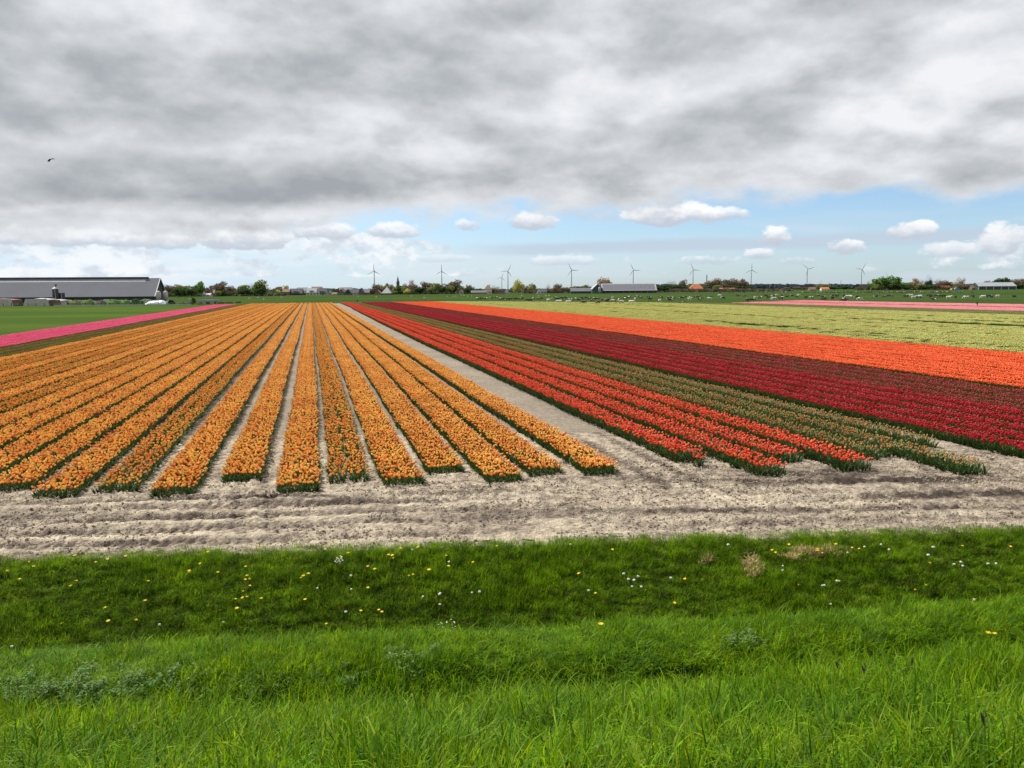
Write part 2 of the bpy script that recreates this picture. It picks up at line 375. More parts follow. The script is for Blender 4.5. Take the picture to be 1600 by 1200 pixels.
# headland of bare soil: displaced sheet with ruts and lug prints
def headland(X, Y):
    s = Y-SK*X
    edge = np.clip((s-16.9)/0.6, 0, 1); back = np.clip((31-Y)/4, 0, 1); k = edge*back
    Xs = X*0.5
    h = 0.050*fbm(Xs, Y, 1.1, 4, 21)+0.05*fbm(X*.7, Y, 3.2, 3, 23, 0.6); rd = 1-np.abs(fbm(X*.75, Y, 4.2, 2, 24))*2.2; h = h+0.034*np.clip(rd, -1, 1)*(.4+vnoise(X*.4, Y*.6, 29))
    wet = 0.22*fbm(X*0.25, Y*1.4, 0.5, 4, 31)+0.02
    U = X*DY-Y*DX; S = X*DX+Y*DY
    def rut(d, w, depth, along, lug=0.27):
        g = np.exp(-(d/w)**2)
        r = depth*(-g+0.55*np.exp(-((np.abs(d)-1.7*w)/(0.5*w))**2))
        lugs = g*0.040*np.sign(np.sin(2*np.pi*(along/lug+np.abs(d)/w*0.35)))
        return r+lugs, g
    for s0, w, dep, sl, ph in ((18.0, .22, .04, .0, .3), (19.1, .26, .05, .012, 1.1), (19.95, .24, .035, .02, 2.3), (20.9, .24, .05, -.01, 0.7), (21.7, .2, .03, .01, 4.0)):
        d = s-s0-sl*X-0.10*np.sin(X*0.25+ph); r, gk = rut(d, w, dep, X); mk = (0.75+0.7*np.tanh(2*fbm(X, Y*.2, .3, 2, 41))); h = h+0.95*r*mk; wet = wet+gk*0.34*mk*(0.6+fbm(X, Y, 0.9, 2, 43))-0.10*np.exp(-((np.abs(d)-1.9*w)/(0.6*w))**2)*mk
    # turning tracks of the tractor coming out of the rows on the left
    for u0 in (-2.25, -1.55):
        d = U-u0-0.22*np.clip(24-S, 0, 9)**1.5*0.2; gk = np.clip((S-18.3)/1.0, 0, 1); r, gg = rut(d, .20, .05, S, .22); h = h+r*gk; wet = wet+gg*gk*0.10
    for u0 in (9.9, 11.0):
        d = U-u0; gk = np.clip((S-19)/1.5, 0, 1); r, gg = rut(d, .22, .035, S, .22); h = h+r*gk; wet = wet+gg*gk*0.22
    # damp, freshly churned earth at the right
    for cx, cy, rx, ry, a in ((12.0, 22.6, 3.4, .55, .9), (14.8, 21.0, 3.0, .5, .95), (9.4, 23.6, 2.8, .5, .6), (10.5, 20.9, 1.8, .5, .5), (-4.6, 20.6, 1.5, .45, .5), (-7.5, 21.2, 2.5, .3, .3), (3.4, 23.0, 1.4, .35, .35), (7.5, 22.6, 3.5, .25, .5), (5.0, 19.6, 5.0, .22, .45), (-9, 19.5, 4, .2, .35), (12.5, 19.7, 4.5, .25, .5)):
        gk = np.exp(-((X-cx)/rx)**2-((Y-cy)/ry)**2); wet = wet+a*gk*(0.7+0.6*fbm(X, Y, 2.5, 3, 47)); h = h+gk*0.07*fbm(X, Y, 5.0, 3, 49)
    return 0.012+k*(h+0.03), wet
xs = np.arange(-22, 30, 0.06); ys = np.arange(15.6, 31, 0.055)
Xg, Yg = np.meshgrid(xs, ys); Yg = Yg+SK*Xg*np.clip((31-Yg)/14, 0, 1)
Zg, W = headland(Xg, Yg)
s_ = Yg-SK*Xg; Zg = np.where(s_ < 17.0, Zg-2.0*(17.0-s_), Zg)
tag(grid('headland_soil', Xg, Yg, Zg, M['soil'], W), kind='structure')
cl_ = []
for v in range(4):
    c_ = Soup(); c_.lathe([(0, -.5)]+[(math.sin(math.pi*(i+.5)/4)*.6, -math.cos(math.pi*(i+.5)/4)*.45) for i in range(4)]+[(0, .42)], 6); q = np.concatenate(c_.v); q = q*(1+rng.uniform(-.3, .3, q.shape)); c_.v = [q]; cl_.append(c_.mesh('clod', M['soil'], False))
CLODS = cl_
def sheet(name, pts, z, mat, th=0.0):
    me = bpy.data.meshes.new(name); me.from_pydata([(x, y, z) for x, y in pts], [], [tuple(range(len(pts)))]); me.materials.append(mat)
    o = link(name, me); tag(o, kind='structure'); return o
sheet('field_soil', [(-36.5, 15.2), us(-40, 45), us(-40, 365), us(66, 372), us(150, 252), us(210, 300), (235, 33.1)], -0.030, M['fsoil'])
sheet('headland_verge', [(-70, 12.85), (80, 22.75), (80, 34), (-70, 34)], -0.012, M['fsoil'])
sheet('meadow', [(-6000, -378), (6000, 413), (6000, 9000), (-6000, 9000)], -0.060, M['meadow'])
sheet('left_meadow', [us(-40.2, 20), us(-170, -10), us(-260, 330), (-220, 352), us(-40.2, 345)], -0.045, M['meadow_left'])
# ---SPLIT---
# ------------------------------------------------------------------ scattering (only for what nobody could count)
GNT = {}
def scatter(name, mat_unused, protos, P, rot, scl, parent=None):
    """points + geometry nodes: each point carries one of the proto meshes"""
    me = bpy.data.meshes.new(name); n = len(P)
    me.vertices.add(n); me.vertices.foreach_set('co', np.asarray(P, np.float32).ravel())
    a = me.attributes.new('prot', 'FLOAT_VECTOR', 'POINT'); a.data.foreach_set('vector', np.asarray(rot, np.float32).ravel())
    a = me.attributes.new('pscl', 'FLOAT_VECTOR', 'POINT'); a.data.foreach_set('vector', np.asarray(scl, np.float32).ravel())
    a = me.attributes.new('pidx', 'INT', 'POINT'); a.data.foreach_set('value', rng.integers(0, len(protos.objects), n).astype(np.int32))
    if protos.name not in GNT:
        t = bpy.data.node_groups.new('scatter_'+protos.name, 'GeometryNodeTree'); g = G(t)
        t.interface.new_socket('Geometry', in_out='INPUT', socket_type='NodeSocketGeometry')
        t.interface.new_socket('Geometry', in_out='OUTPUT', socket_type='NodeSocketGeometry')
        gi = g.n('NodeGroupInput'); go = g.n('NodeGroupOutput')
        ci = g.n('GeometryNodeCollectionInfo'); ci.inputs['Collection'].default_value = protos
        ci.inputs['Separate Children'].default_value = True; ci.inputs['Reset Children'].default_value = True
        iop = g.n('GeometryNodeInstanceOnPoints'); iop.inputs['Pick Instance'].default_value = True
        def na(nm, ty):
            nd = g.n('GeometryNodeInputNamedAttribute', data_type=ty); nd.inputs['Name'].default_value = nm; return nd.outputs['Attribute']
        mp = g.n('GeometryNodeMeshToPoints')
        t.links.new(gi.outputs[0], mp.inputs[0]); t.links.new(mp.outputs[0], iop.inputs['Points'])
        t.links.new(ci.outputs[0], iop.inputs['Instance'])
        t.links.new(na('pidx', 'INT'), iop.inputs['Instance Index'])
        t.links.new(na('prot', 'FLOAT_VECTOR'), iop.inputs['Rotation'])
        t.links.new(na('pscl', 'FLOAT_VECTOR'), iop.inputs['Scale'])
        t.links.new(iop.outputs[0], go.inputs[0]); GNT[protos.name] = t
    o = link(name, me, parent); md = o.modifiers.new('scatter', 'NODES'); md.node_group = GNT[protos.name]
    o['kind'] = 'stuff'; return o
def protos(name, meshes):
    c = bpy.data.collections.new(name)
    for i, me in enumerate(meshes): c.objects.link(bpy.data.objects.new('%s_%02d' % (name, i), me))
    return c
def jit(c, a=0.12): return np.clip(np.asarray(c)*(1+rng.uniform(-a, a, 3)), 0, 1)

prc = protos('clod', CLODS)
N_ = 44000; cx = rng.uniform(-19, 27, N_); cs = rng.uniform(17.2, 25.5, N_); kk = (vnoise(cx*.9, cs*1.6, 77)*.6+vnoise(cx*.3, cs*.5, 78)*.6 > .52) & (np.abs(cx) < 3+.72*cs); cx, cs = cx[kk], cs[kk]; cy = cs+SK*cx
cz = headland(cx, cy)[0]; N_ = len(cx); q = .012+.050*rng.random(N_)**2.5
tag(scatter('soil_clods', None, prc, np.stack([cx, cy, cz], 1), rng.uniform(0, 6.28, (N_, 3)), np.stack([q*1.4, q*1.1, q*.9], 1)), 'loose dry clods of sandy earth on the bare headland', 'soil')
# ------------------------------------------------------------------ tulips
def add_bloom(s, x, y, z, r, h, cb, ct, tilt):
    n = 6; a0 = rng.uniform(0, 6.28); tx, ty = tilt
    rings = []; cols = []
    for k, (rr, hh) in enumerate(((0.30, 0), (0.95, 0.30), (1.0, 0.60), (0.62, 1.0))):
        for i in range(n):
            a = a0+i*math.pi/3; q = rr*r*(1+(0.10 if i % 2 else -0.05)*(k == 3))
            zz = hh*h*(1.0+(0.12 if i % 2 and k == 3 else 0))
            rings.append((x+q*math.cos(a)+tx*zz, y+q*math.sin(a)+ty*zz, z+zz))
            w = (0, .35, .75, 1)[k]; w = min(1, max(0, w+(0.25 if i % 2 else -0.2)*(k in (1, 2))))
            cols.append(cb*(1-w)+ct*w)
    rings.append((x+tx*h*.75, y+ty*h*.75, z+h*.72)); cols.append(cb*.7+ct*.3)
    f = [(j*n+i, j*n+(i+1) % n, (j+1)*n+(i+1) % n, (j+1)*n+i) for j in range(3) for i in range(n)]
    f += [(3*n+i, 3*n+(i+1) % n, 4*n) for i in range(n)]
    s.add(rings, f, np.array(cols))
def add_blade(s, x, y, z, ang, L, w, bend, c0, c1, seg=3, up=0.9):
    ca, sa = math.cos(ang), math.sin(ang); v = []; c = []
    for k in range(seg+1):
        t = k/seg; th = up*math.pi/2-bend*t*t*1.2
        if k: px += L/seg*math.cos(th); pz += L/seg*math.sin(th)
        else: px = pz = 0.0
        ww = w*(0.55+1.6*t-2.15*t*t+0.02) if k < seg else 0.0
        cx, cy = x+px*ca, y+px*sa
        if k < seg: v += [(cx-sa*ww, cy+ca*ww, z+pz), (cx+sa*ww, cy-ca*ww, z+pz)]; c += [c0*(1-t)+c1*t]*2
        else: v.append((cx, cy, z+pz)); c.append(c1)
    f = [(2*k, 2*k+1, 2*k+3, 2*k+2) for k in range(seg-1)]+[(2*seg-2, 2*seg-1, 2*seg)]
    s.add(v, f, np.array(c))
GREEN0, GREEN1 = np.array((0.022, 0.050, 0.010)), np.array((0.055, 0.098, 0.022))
# name: blooms/m2, radius, height of bloom, stem, [(weight, base colour, tip colour)], leaf length
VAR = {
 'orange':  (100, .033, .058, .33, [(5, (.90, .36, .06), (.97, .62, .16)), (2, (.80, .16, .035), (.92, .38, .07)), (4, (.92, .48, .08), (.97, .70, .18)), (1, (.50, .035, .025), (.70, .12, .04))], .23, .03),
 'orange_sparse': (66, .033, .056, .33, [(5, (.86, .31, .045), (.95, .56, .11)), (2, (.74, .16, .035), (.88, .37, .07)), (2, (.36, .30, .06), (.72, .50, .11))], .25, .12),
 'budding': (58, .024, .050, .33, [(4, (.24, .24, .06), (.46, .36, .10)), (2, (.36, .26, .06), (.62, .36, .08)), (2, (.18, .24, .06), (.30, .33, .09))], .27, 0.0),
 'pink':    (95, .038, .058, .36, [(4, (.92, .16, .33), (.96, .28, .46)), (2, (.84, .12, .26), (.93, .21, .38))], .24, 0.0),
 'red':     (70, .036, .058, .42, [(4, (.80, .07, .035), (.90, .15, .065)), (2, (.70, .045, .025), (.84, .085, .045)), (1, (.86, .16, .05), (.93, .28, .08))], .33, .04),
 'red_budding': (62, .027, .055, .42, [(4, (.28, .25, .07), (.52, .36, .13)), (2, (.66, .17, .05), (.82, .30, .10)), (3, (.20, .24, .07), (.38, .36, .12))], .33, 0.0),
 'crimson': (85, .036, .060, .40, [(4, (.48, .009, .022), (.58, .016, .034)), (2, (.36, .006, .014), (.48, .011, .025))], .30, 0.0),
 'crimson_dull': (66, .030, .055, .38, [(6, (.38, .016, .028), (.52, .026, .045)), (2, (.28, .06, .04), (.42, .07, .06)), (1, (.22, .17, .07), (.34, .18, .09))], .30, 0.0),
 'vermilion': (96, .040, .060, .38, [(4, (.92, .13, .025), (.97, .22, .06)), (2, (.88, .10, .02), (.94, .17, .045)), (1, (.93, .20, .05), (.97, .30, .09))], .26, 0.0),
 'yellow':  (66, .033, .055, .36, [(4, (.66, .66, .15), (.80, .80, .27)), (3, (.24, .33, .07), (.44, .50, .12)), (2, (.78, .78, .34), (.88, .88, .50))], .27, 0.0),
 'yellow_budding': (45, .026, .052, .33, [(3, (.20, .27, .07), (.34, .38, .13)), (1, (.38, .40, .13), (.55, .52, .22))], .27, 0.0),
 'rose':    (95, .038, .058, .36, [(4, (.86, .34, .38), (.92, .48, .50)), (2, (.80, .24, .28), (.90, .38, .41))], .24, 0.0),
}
TP = {}
W = 1.07; PL = 1.0
def tulip_protos(kind):
    if kind in TP: return TP[kind]
    dens, br, bh, st, pal, ll, mid = VAR[kind]; bl, lf = [], []
    wts = np.array([p[0] for p in pal], float); wts /= wts.sum()
    for v in range(4):
        b, l = Soup(), Soup(); nx = max(4, int(round(math.sqrt(dens)*W))); ny = max(4, int(round(math.sqrt(dens)*PL)))
        for i in range(nx):
            for j in range(ny):
                x = (i+.5+rng.uniform(-.42, .42))/nx*W-W/2; y = (j+.5+rng.uniform(-.42, .42))/ny*PL-PL/2
                x += rng.normal(0, .02)
                if mid and abs(x) < 0.12 and rng.random() < mid*4: continue
                ed = (x/(W/2)); tx, ty = rng.normal(0, .10)+0.10*ed, rng.normal(0, .10)
                h = st*rng.uniform(.82, 1.10); q = pal[rng.choice(len(pal), p=wts)]
                cb, ct = jit(q[1]), jit(q[2]); rr = br*rng.uniform(.8, 1.15); X2, Y2 = x+tx*h, y+ty*h
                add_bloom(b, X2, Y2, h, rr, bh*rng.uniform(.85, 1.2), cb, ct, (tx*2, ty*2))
                w = .004; l.add([(x-w, y, 0), (x+w, y, 0), (X2+w, Y2, h), (X2-w, Y2, h)], [(0, 1, 2, 3)], jit(GREEN1*1.3))
                for k in range(4 if abs(x) < W*.36 else 6):
                    a = rng.uniform(0, 6.28)
                    side = abs(ed) > .72
                    if side and rng.random() < .8: a = (0 if ed > 0 else math.pi)+rng.normal(0, .6)
                    lk = 1.25 if side else 1.0
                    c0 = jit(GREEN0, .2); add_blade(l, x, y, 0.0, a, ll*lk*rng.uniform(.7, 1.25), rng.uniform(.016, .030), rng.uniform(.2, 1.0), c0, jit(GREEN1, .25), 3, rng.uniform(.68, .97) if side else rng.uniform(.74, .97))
        bl.append(b.mesh('%s_bloom' % kind, M['petal'], False, True)); lf.append(l.mesh('%s_leaf' % kind, M['tleaf'], False, True))
    TP[kind] = (protos('blooms_'+kind, bl), protos('leaves_'+kind, lf)); return TP[kind]
def bed_points(u, s0, s1, seed, taper=None, kinds=None):
    s = np.arange(s0+.5*PL, s1, PL*0.98); n = len(s); r = np.random.default_rng(seed)
    s = s+r.normal(0, .06, n); uu = u+0.035*np.sin(s*0.11+seed)+r.normal(0, .015, n)+0.04*fbm(s, s*0+seed, .4, 2, seed)
    wid = (0.90 if u > 10 else 1.0)*(1+0.06*fbm(s, s*0, .6, 3, seed+3))
    if taper is not None:
        tw = np.clip(1-(s-taper[0])/(taper[1]-taper[0]), 0.02, 1); uu = uu+(1-tw)*W/2; wid = wid*tw; k = tw > .05
        s, uu, wid = s[k], uu[k], wid[k]; n = len(s)
    P = np.stack([uu*DY+s*DX, -uu*DX+s*DY, np.full(n, -0.01)], 1)
    rot = np.zeros((n, 3)); rot[:, 2] = ROWANG+r.integers(0, 2, n)*math.pi+r.normal(0, .05, n)
    sc = np.stack([wid, np.ones(n), 1+0.10*fbm(s, s*0+5, .35, 3, seed+9)+0.0*s], 1)
    return P, rot, sc
NBED = 0
def bed(u, s0, s1, kind, label, group, taper=None):
    global NBED; NBED += 1
    x, y = us(u, s0); e = empty('tulip_bed', (x, y, 0)); tag(e, label, 'tulip bed', group)
    b, l = tulip_protos(kind); P, rot, sc = bed_points(u, s0, s1, NBED*13, taper)
    P = P-np.array([x, y, 0]); n = len(P)
    st = rng.bit_generator.state
    scatter('tulip_blooms', None, b, P, rot, sc, e)
    rng.bit_generator.state = st                                 # the same patch of leaves under its blooms
    scatter('tulip_leaves', None, l, P, rot, sc, e)
    return e
ORD = ['first', 'second', 'third', 'fourth', 'fifth', 'sixth', 'seventh', 'eighth', 'ninth', 'tenth', 'eleventh', 'twelfth', 'thirteenth', 'fourteenth', 'fifteenth', 'sixteenth', 'seventeenth', 'eighteenth', 'nineteenth', 'twentieth', 'twenty-first', 'twenty-second', 'twenty-third', 'twenty-fourth', 'twenty-fifth', 'twenty-sixth', 'twenty-seventh']
# orange block: centres measured from the photograph, counted from the bare path leftwards
uc = [8.57, 6.85, 5.42, 3.95, 2.43, 0.95, -0.53, -2.27, -4.02, -5.70, -7.22, -8.75, -10.25]
near = [21.95, 22.6, 21.95, 23.6, 22.45, 23.35, 22.5, 24.3, 23.1, 23.95, 23.9, 25.0, 26.3]
while uc[-1] > -24.5: uc.append(uc[-1]-1.49); near.append(near[-1]+1.0)
kinds = {5: 'orange_sparse', 9: 'orange_sparse', 15: 'orange_sparse', 17: 'orange_sparse', 18: 'orange_sparse', 20: 'orange_sparse', 21: 'orange_sparse'}
looks = {0: 'orange tulip bed running along the bare sand path', 6: 'narrow orange tulip bed with wide bare soil strip on its left side', 5: 'orange tulip bed with a green thin streak down its middle'}
for i, (u, s0) in enumerate(zip(uc, near)):
    lab = looks.get(i) or '%s orange tulip bed counted leftwards from the bare sand path' % ORD[i]
    bed(u, s0, 369.5, kinds.get(i, 'orange'), lab, 'orange tulip beds')
u = uc[-1]-1.5; k = 0
while u > -30.4:
    bed(u, 45+k*3, 367, 'budding', 'green budding tulip bed, %s one counted from the pink beds' % ['third', 'second', 'nearest'][min(k, 2)] if k < 3 else 'green budding tulip bed touching the pink beds', 'green budding tulip beds'); u -= 1.5; k += 1
for k in range(6):
    bed(-31.4-1.38*k, 62+k*3, 352-k*1.5, 'pink', 'bright pink tulip bed, %s from the green budding beds' % ORD[k], 'bright pink tulip beds on the left')
# red block right of the path
rn = [22.9, 20.5, 21.9, 20.4, 21.3, 18.9, 22.6]
for k in range(7):
    kd = 'red' if k < 4 else 'red_budding'
    lab = ['red tulip bed along the right edge of the bare sand path', 'red tulip bed jutting furthest into the bare soil, second from the path', 'red tulip bed, third from the bare sand path', 'orange-red tulip bed with tall rounded end, fourth from the path',
           'half green tulip bed beside the last fully red bed', 'half green tulip bed with long straggling end of scattered orange blooms', 'mostly green tulip bed next to the crimson beds'][k]
    bed(12.0+1.5*k, rn[k], 369, kd, lab, 'red and half green tulip beds', (110, 260) if k == 0 else None)
for k in range(5): bed(23.25+1.5*k, 17.5-.5*k, 368, 'crimson', 'dark crimson tulip bed, %s from the half green beds' % ORD[k], 'crimson tulip beds')
for k in range(4): bed(30.75+1.45*k, 16-.5*k, 368, 'crimson_dull', 'faded crimson and green tulip bed, %s from the bright crimson beds' % ORD[k], 'faded crimson tulip beds')
for k in range(13): bed(37.3+1.45*k, 18, 368-k*.2, 'vermilion', 'bright vermilion orange tulip bed, %s from the crimson block' % ORD[k], 'vermilion tulip beds')
def thin(P, r_, sc, u):
    k = (fbm(u*1.0, P[:, 1]*.04, .30, 3, 55)+.4*rng.normal(0, .5, len(u))) > -.46
    return P[k], r_[k], sc[k]
def block(name, kind, us_, s0f, s1f, label):
    b, l = tulip_protos(kind); PP, RR, SS = [], [], []
    for i, u in enumerate(us_):
        P, r_, sc = bed_points(u, s0f(u), s1f(u), 900+i); PP.append(P); RR.append(r_); SS.append(sc)
    P, r_, sc = map(np.concatenate, (PP, RR, SS)); x, y = us(us_[0], s0f(us_[0]))
    e = empty(name, (x, y, 0)); tag(e, label, 'tulip field', kind='stuff')
    uu = P[:, 0]*DY-P[:, 1]*DX; P = P-np.array([x, y, 0]); st = rng.bit_generator.state; scatter('tulip_blooms', None, b, *(thin(P, r_, sc, uu) if kind == 'yellow' else (P, r_, sc)), e)
    rng.bit_generator.state = st; scatter('tulip_leaves', None, l, P, r_, sc, e)
far = lambda u: 367-(u-65)*1.39 if u > 65 else 367
block('yellow_tulips', 'yellow', np.arange(56.6, 128, 1.42), lambda u: 20+(u-56)*.3, far, 'pale yellow tulip field beyond the vermilion beds')
block('budding_tulips', 'yellow_budding', np.arange(128.6, 147.5, 1.45), lambda u: 40, far, 'green unopened tulip strip in front of the pale pink tulips')
block('rose_tulips', 'rose', np.concatenate([np.arange(149.5, 171, 1.35), np.arange(176.5, 199, 1.35)]), lambda u: 60, lambda u: 256+(u-150)*.6, 'pale pink tulip field in front of the grazing cows')
# stray tulips on the bare headland
def clump(x, y, n, rad, kind, label, cat='tulip clump', name='tulip_clump'):
    dens, br, bh, st, pal, ll, mid = VAR[kind]; b, l = Soup(), Soup()
    for i in range(n):
        a = rng.uniform(0, 6.28); q = rad*math.sqrt(rng.random()); px, py = q*math.cos(a), q*math.sin(a); h = st*rng.uniform(.75, 1.05); tx = rng.normal(0, .12)
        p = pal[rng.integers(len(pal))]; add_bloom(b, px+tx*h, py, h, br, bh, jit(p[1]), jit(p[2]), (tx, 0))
        l.add([(px-.004, py, 0), (px+.004, py, 0), (px+tx*h+.004, py, h), (px+tx*h-.004, py, h)], [(0, 1, 2, 3)], GREEN1)
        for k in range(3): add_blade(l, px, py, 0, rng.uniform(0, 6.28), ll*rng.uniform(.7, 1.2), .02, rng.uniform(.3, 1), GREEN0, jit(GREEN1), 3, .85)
    e = empty(name, (x, y, 0.01)); tag(e, label, cat)
    obj('blooms', b, M['petal'], e, False, True)['kind'] = 'stuff' if n > 3 else ''
    o = obj('leaves', l, M['tleaf'], e, False, True); o['kind'] = 'stuff' if n > 3 else ''
def gp(px, py): d = ray(px, py); t = -H/d.z; return d.x*t, d.y*t
clump(*gp(1091, 731), 14, .2, 'red', 'small red tulip clump beside a white stick at the end of the red beds')
clump(*gp(768, 765), 1, .01, 'red', 'single small red tulip standing alone in the bare soil', 'tulip', 'lone_tulip')
clump(*gp(1385, 716), 12, .22, 'red_budding', 'leafy half green tulip clump standing between two bed ends')

# ------------------------------------------------------------------ grass
def grass_protos(name, nv, n, size, L, wd, c0, c1, tipc, bend, mat, lean=0.25, tipw=.1, seg=3):
    ms = []
    for v in range(nv):
        s = Soup(); la = rng.uniform(0, 6.28)
        for i in range(n):
            x, y = rng.uniform(-size/2, size/2, 2); a = rng.uniform(0, 6.28) if rng.random() > lean else la+rng.normal(0, .5)
            l_ = L*rng.uniform(.45, 1.25); hue = rng.random(); base = np.array(c0)*(1-hue)+np.array(c1)*hue; base = jit(base, .15)
            tip = jit(tipc, .15) if rng.random() < tipw else jit(base*1.12, .08)
            add_blade(s, x, y, -0.02, a, l_, wd*rng.uniform(.5, 1.15), bend*rng.uniform(.1, 1.6), base, tip, seg, rng.uniform(.78, 1.0))
        ms.append(s.mesh(name, mat, False, True))
    return protos(name, ms)
def field(name, label, pr, x0, x1, s0, s1, step, sfun, keep=None, tilt=.10, lift=0.0):
    X, S = np.meshgrid(np.arange(x0, x1, step), np.arange(s0, s1, step)); X = X.ravel(); S = S.ravel()
    X = X+rng.uniform(-.5, .5, len(X))*step; S = S+rng.uniform(-.5, .5, len(S))*step
    Y = S+SK*X
    k = (np.abs(X) < 2.2+0.74*np.maximum(Y, 0)+1.0)
    if keep is not None: k &= keep(X, Y, S)
    X, Y, S = X[k], Y[k], S[k]; Z = landz(X, Y)+lift; n = len(X)
    sc = sfun(X, Y, S); rot = np.stack([rng.normal(0, tilt, n), rng.normal(0, tilt, n), rng.uniform(0, 6.28, n)], 1)
    o = scatter(name, None, pr, np.stack([X, Y, Z], 1), rot, np.stack([np.ones(n)*(.9+.2*rng.random(n)), np.ones(n), sc], 1))
    tag(o, label, 'grass'); return o
pr_tall = grass_protos('tall_grass_tuft', 6, 230, .55, .34, .0062, (.055, .138, .004), (.215, .365, .006), (.30, .37, .06), .95, M['grass'], .4, .06, 4)
pr_bank = grass_protos('bank_grass_tuft', 6, 240, .5, .23, .0045, (.075, .165, .004), (.19, .34, .007), (.30, .32, .08), .9, M['bankgrass'], .35, .07, 3)
pr_dark = grass_protos('thin_bank_tuft', 4, 170, .5, .13, .005, (.085, .135, .012), (.16, .23, .024), (.28, .24, .10), 1.1, M['bankgrass'], .3, .2, 3)
pr_hollow_shade = grass_protos('hollow_shade_tuft', 4, 170, .5, .34, .006, (.022, .060, .006), (.06, .12, .012), (.12, .16, .05), .9, M['bankgrass'], .35, .06, 3)  # blade colours darkened: the shade of the hollow is painted in
pr_long = grass_protos('long_arching_grass', 4, 16, .3, .52, .0062, (.12, .21, .012), (.22, .31, .035), (.34, .37, .10), 1.7, M['grass'], .3, .3, 6)
field('foreground_grass', 'long bright green grass on the near slope', pr_tall, -9, 10, 1.6, 7.3, .235, lambda X, Y, S: .85+.5*fbm(X, Y, .8, 3, 61)+.25*fbm(X, Y, 3, 2, 62))
field('hollow_grass', 'shade-darkened green grass in the hollow below the near slope', pr_hollow_shade, -12, 13, 7.2, 9.15, .28, lambda X, Y, S: .42+.3*fbm(X, Y, .8, 3, 63))
field('ledge_grass', 'green grass on the ledge before the ditch', pr_tall, -13, 15, 9.15, 12.0, .23, lambda X, Y, S: .66+.55*fbm(X, Y, .55, 3, 64)+.3*fbm(X, Y, 2.4, 2, 65))
def patchy(X, Y, S): return fbm(X, Y, .9, 3, 71)+.5*fbm(X, Y, 3, 2, 72) > -.42-(S > 15.2)*.5
field('bank_grass', 'short green grass on the far bank of the ditch', pr_bank, -19, 21, 14.2, 17.12, .20, lambda X, Y, S: np.clip(.80+.7*fbm(X, Y, .7, 3, 66)+.35*fbm(X, Y, 2.5, 2, 67), .3, 2.0)*np.clip((S-13.2)/2.2, .5, 1), patchy)
field('bank_undergrowth', 'thin brownish green undergrowth low on the far bank', pr_dark, -19, 21, 12.4, 17.1, .26, lambda X, Y, S: .9+.5*fbm(X, Y, 1, 2, 68))
field('arching_grass', 'pale long arching grass blades among the near grass', pr_long, -8, 9, 2.2, 9.6, .55, lambda X, Y, S: .75+.3*fbm(X, Y, 1, 2, 69), lambda X, Y, S: (fbm(X, Y, .7, 2, 70) > .12-(X > 1.8)*(S < 5)*.45))
# broad-leaved weeds in the hollow
def weed_mesh():
    s = Soup()
    for k in range(9):
        a = rng.uniform(0, 6.28); q = rng.uniform(0, .16); h = rng.uniform(.12, .30); x, y = q*math.cos(a), q*math.sin(a)
        x2, y2 = x*1.5, y*1.5; s.add([(x-.004, y, 0), (x+.004, y, 0), (x2, y2, h)], [(0, 1, 2)], (.05, .09, .03))
        for j in range(8):
            b = rng.uniform(0, 6.28); L = rng.uniform(.03, .06); w = L*.36; dz = rng.uniform(-.4, .25)*L; z = h*rng.uniform(.6, 1.05); c = jit((.10, .185, .04), .25)
            cb, sb = math.cos(b), math.sin(b); o = np.array((x2, y2, z))
            s.add([o, o+(cb*L*.5-sb*w, sb*L*.5+cb*w, dz+.006), o+(cb*L, sb*L, dz*1.8), o+(cb*L*.5+sb*w, sb*L*.5-cb*w, dz+.006)], [(0, 1, 2), (0, 2, 3)], c)
    return s.mesh('broad_weed', M['weed'], False, True)
prw = protos('broad_weed', [weed_mesh() for _ in range(4)])
wp = []
for x0, x1, y0, y1, n in ((-60, 60, 1055, 1095, 14), (60, 200, 1035, 1090, 20), (200, 330, 1035, 1080, 17), (480, 560, 1030, 1062, 5), (610, 690, 1008, 1050, 8), (330, 480, 1045, 1085, 5), (1130, 1180, 985, 1000, 5)):
    for _ in range(n): wp.append(hit(rng.uniform(x0, x1), rng.uniform(y0, y1), .2))
wp = np.array(wp); n = len(wp); wp[:, 2] += .03
tag(scatter('broadleaf_weeds', None, prw, wp, np.stack([rng.normal(0, .15, n), rng.normal(0, .15, n), rng.uniform(0, 6.28, n)], 1), np.repeat(rng.uniform(.5, .95, (n, 1)), 3, 1)), 'bluish green broad-leaved weeds in the grassy hollow', 'weeds')
# dry straw patches
prs = grass_protos('dry_straw', 3, 60, .22, .16, .006, (.40, .25, .11), (.58, .40, .20), (.62, .48, .28), 1.5, M['straw'], .2, .5, 2)
sp_ = []
for px, py, rx, ry, n in ((1172, 886, 13, 11, 26), (1107, 874, 9, 8, 7), (1270, 860, 30, 5, 26), (1240, 869, 22, 5, 12), (1305, 862, 14, 6, 12)):
    for _ in range(n): sp_.append(hit(px+rng.normal(0, rx*.55), py+rng.normal(0, ry*.6), .12))
sp_ = np.array(sp_); n = len(sp_); sp_[:, 2] += .10
tag(scatter('dry_grass', None, prs, sp_, np.stack([rng.normal(0, .3, n), rng.normal(0, .3, n), rng.uniform(0, 6.28, n)], 1), np.repeat(rng.uniform(.6, 1.1, (n, 1)), 3, 1)), 'straw-coloured dead grass cuttings on the bank', 'dry grass')

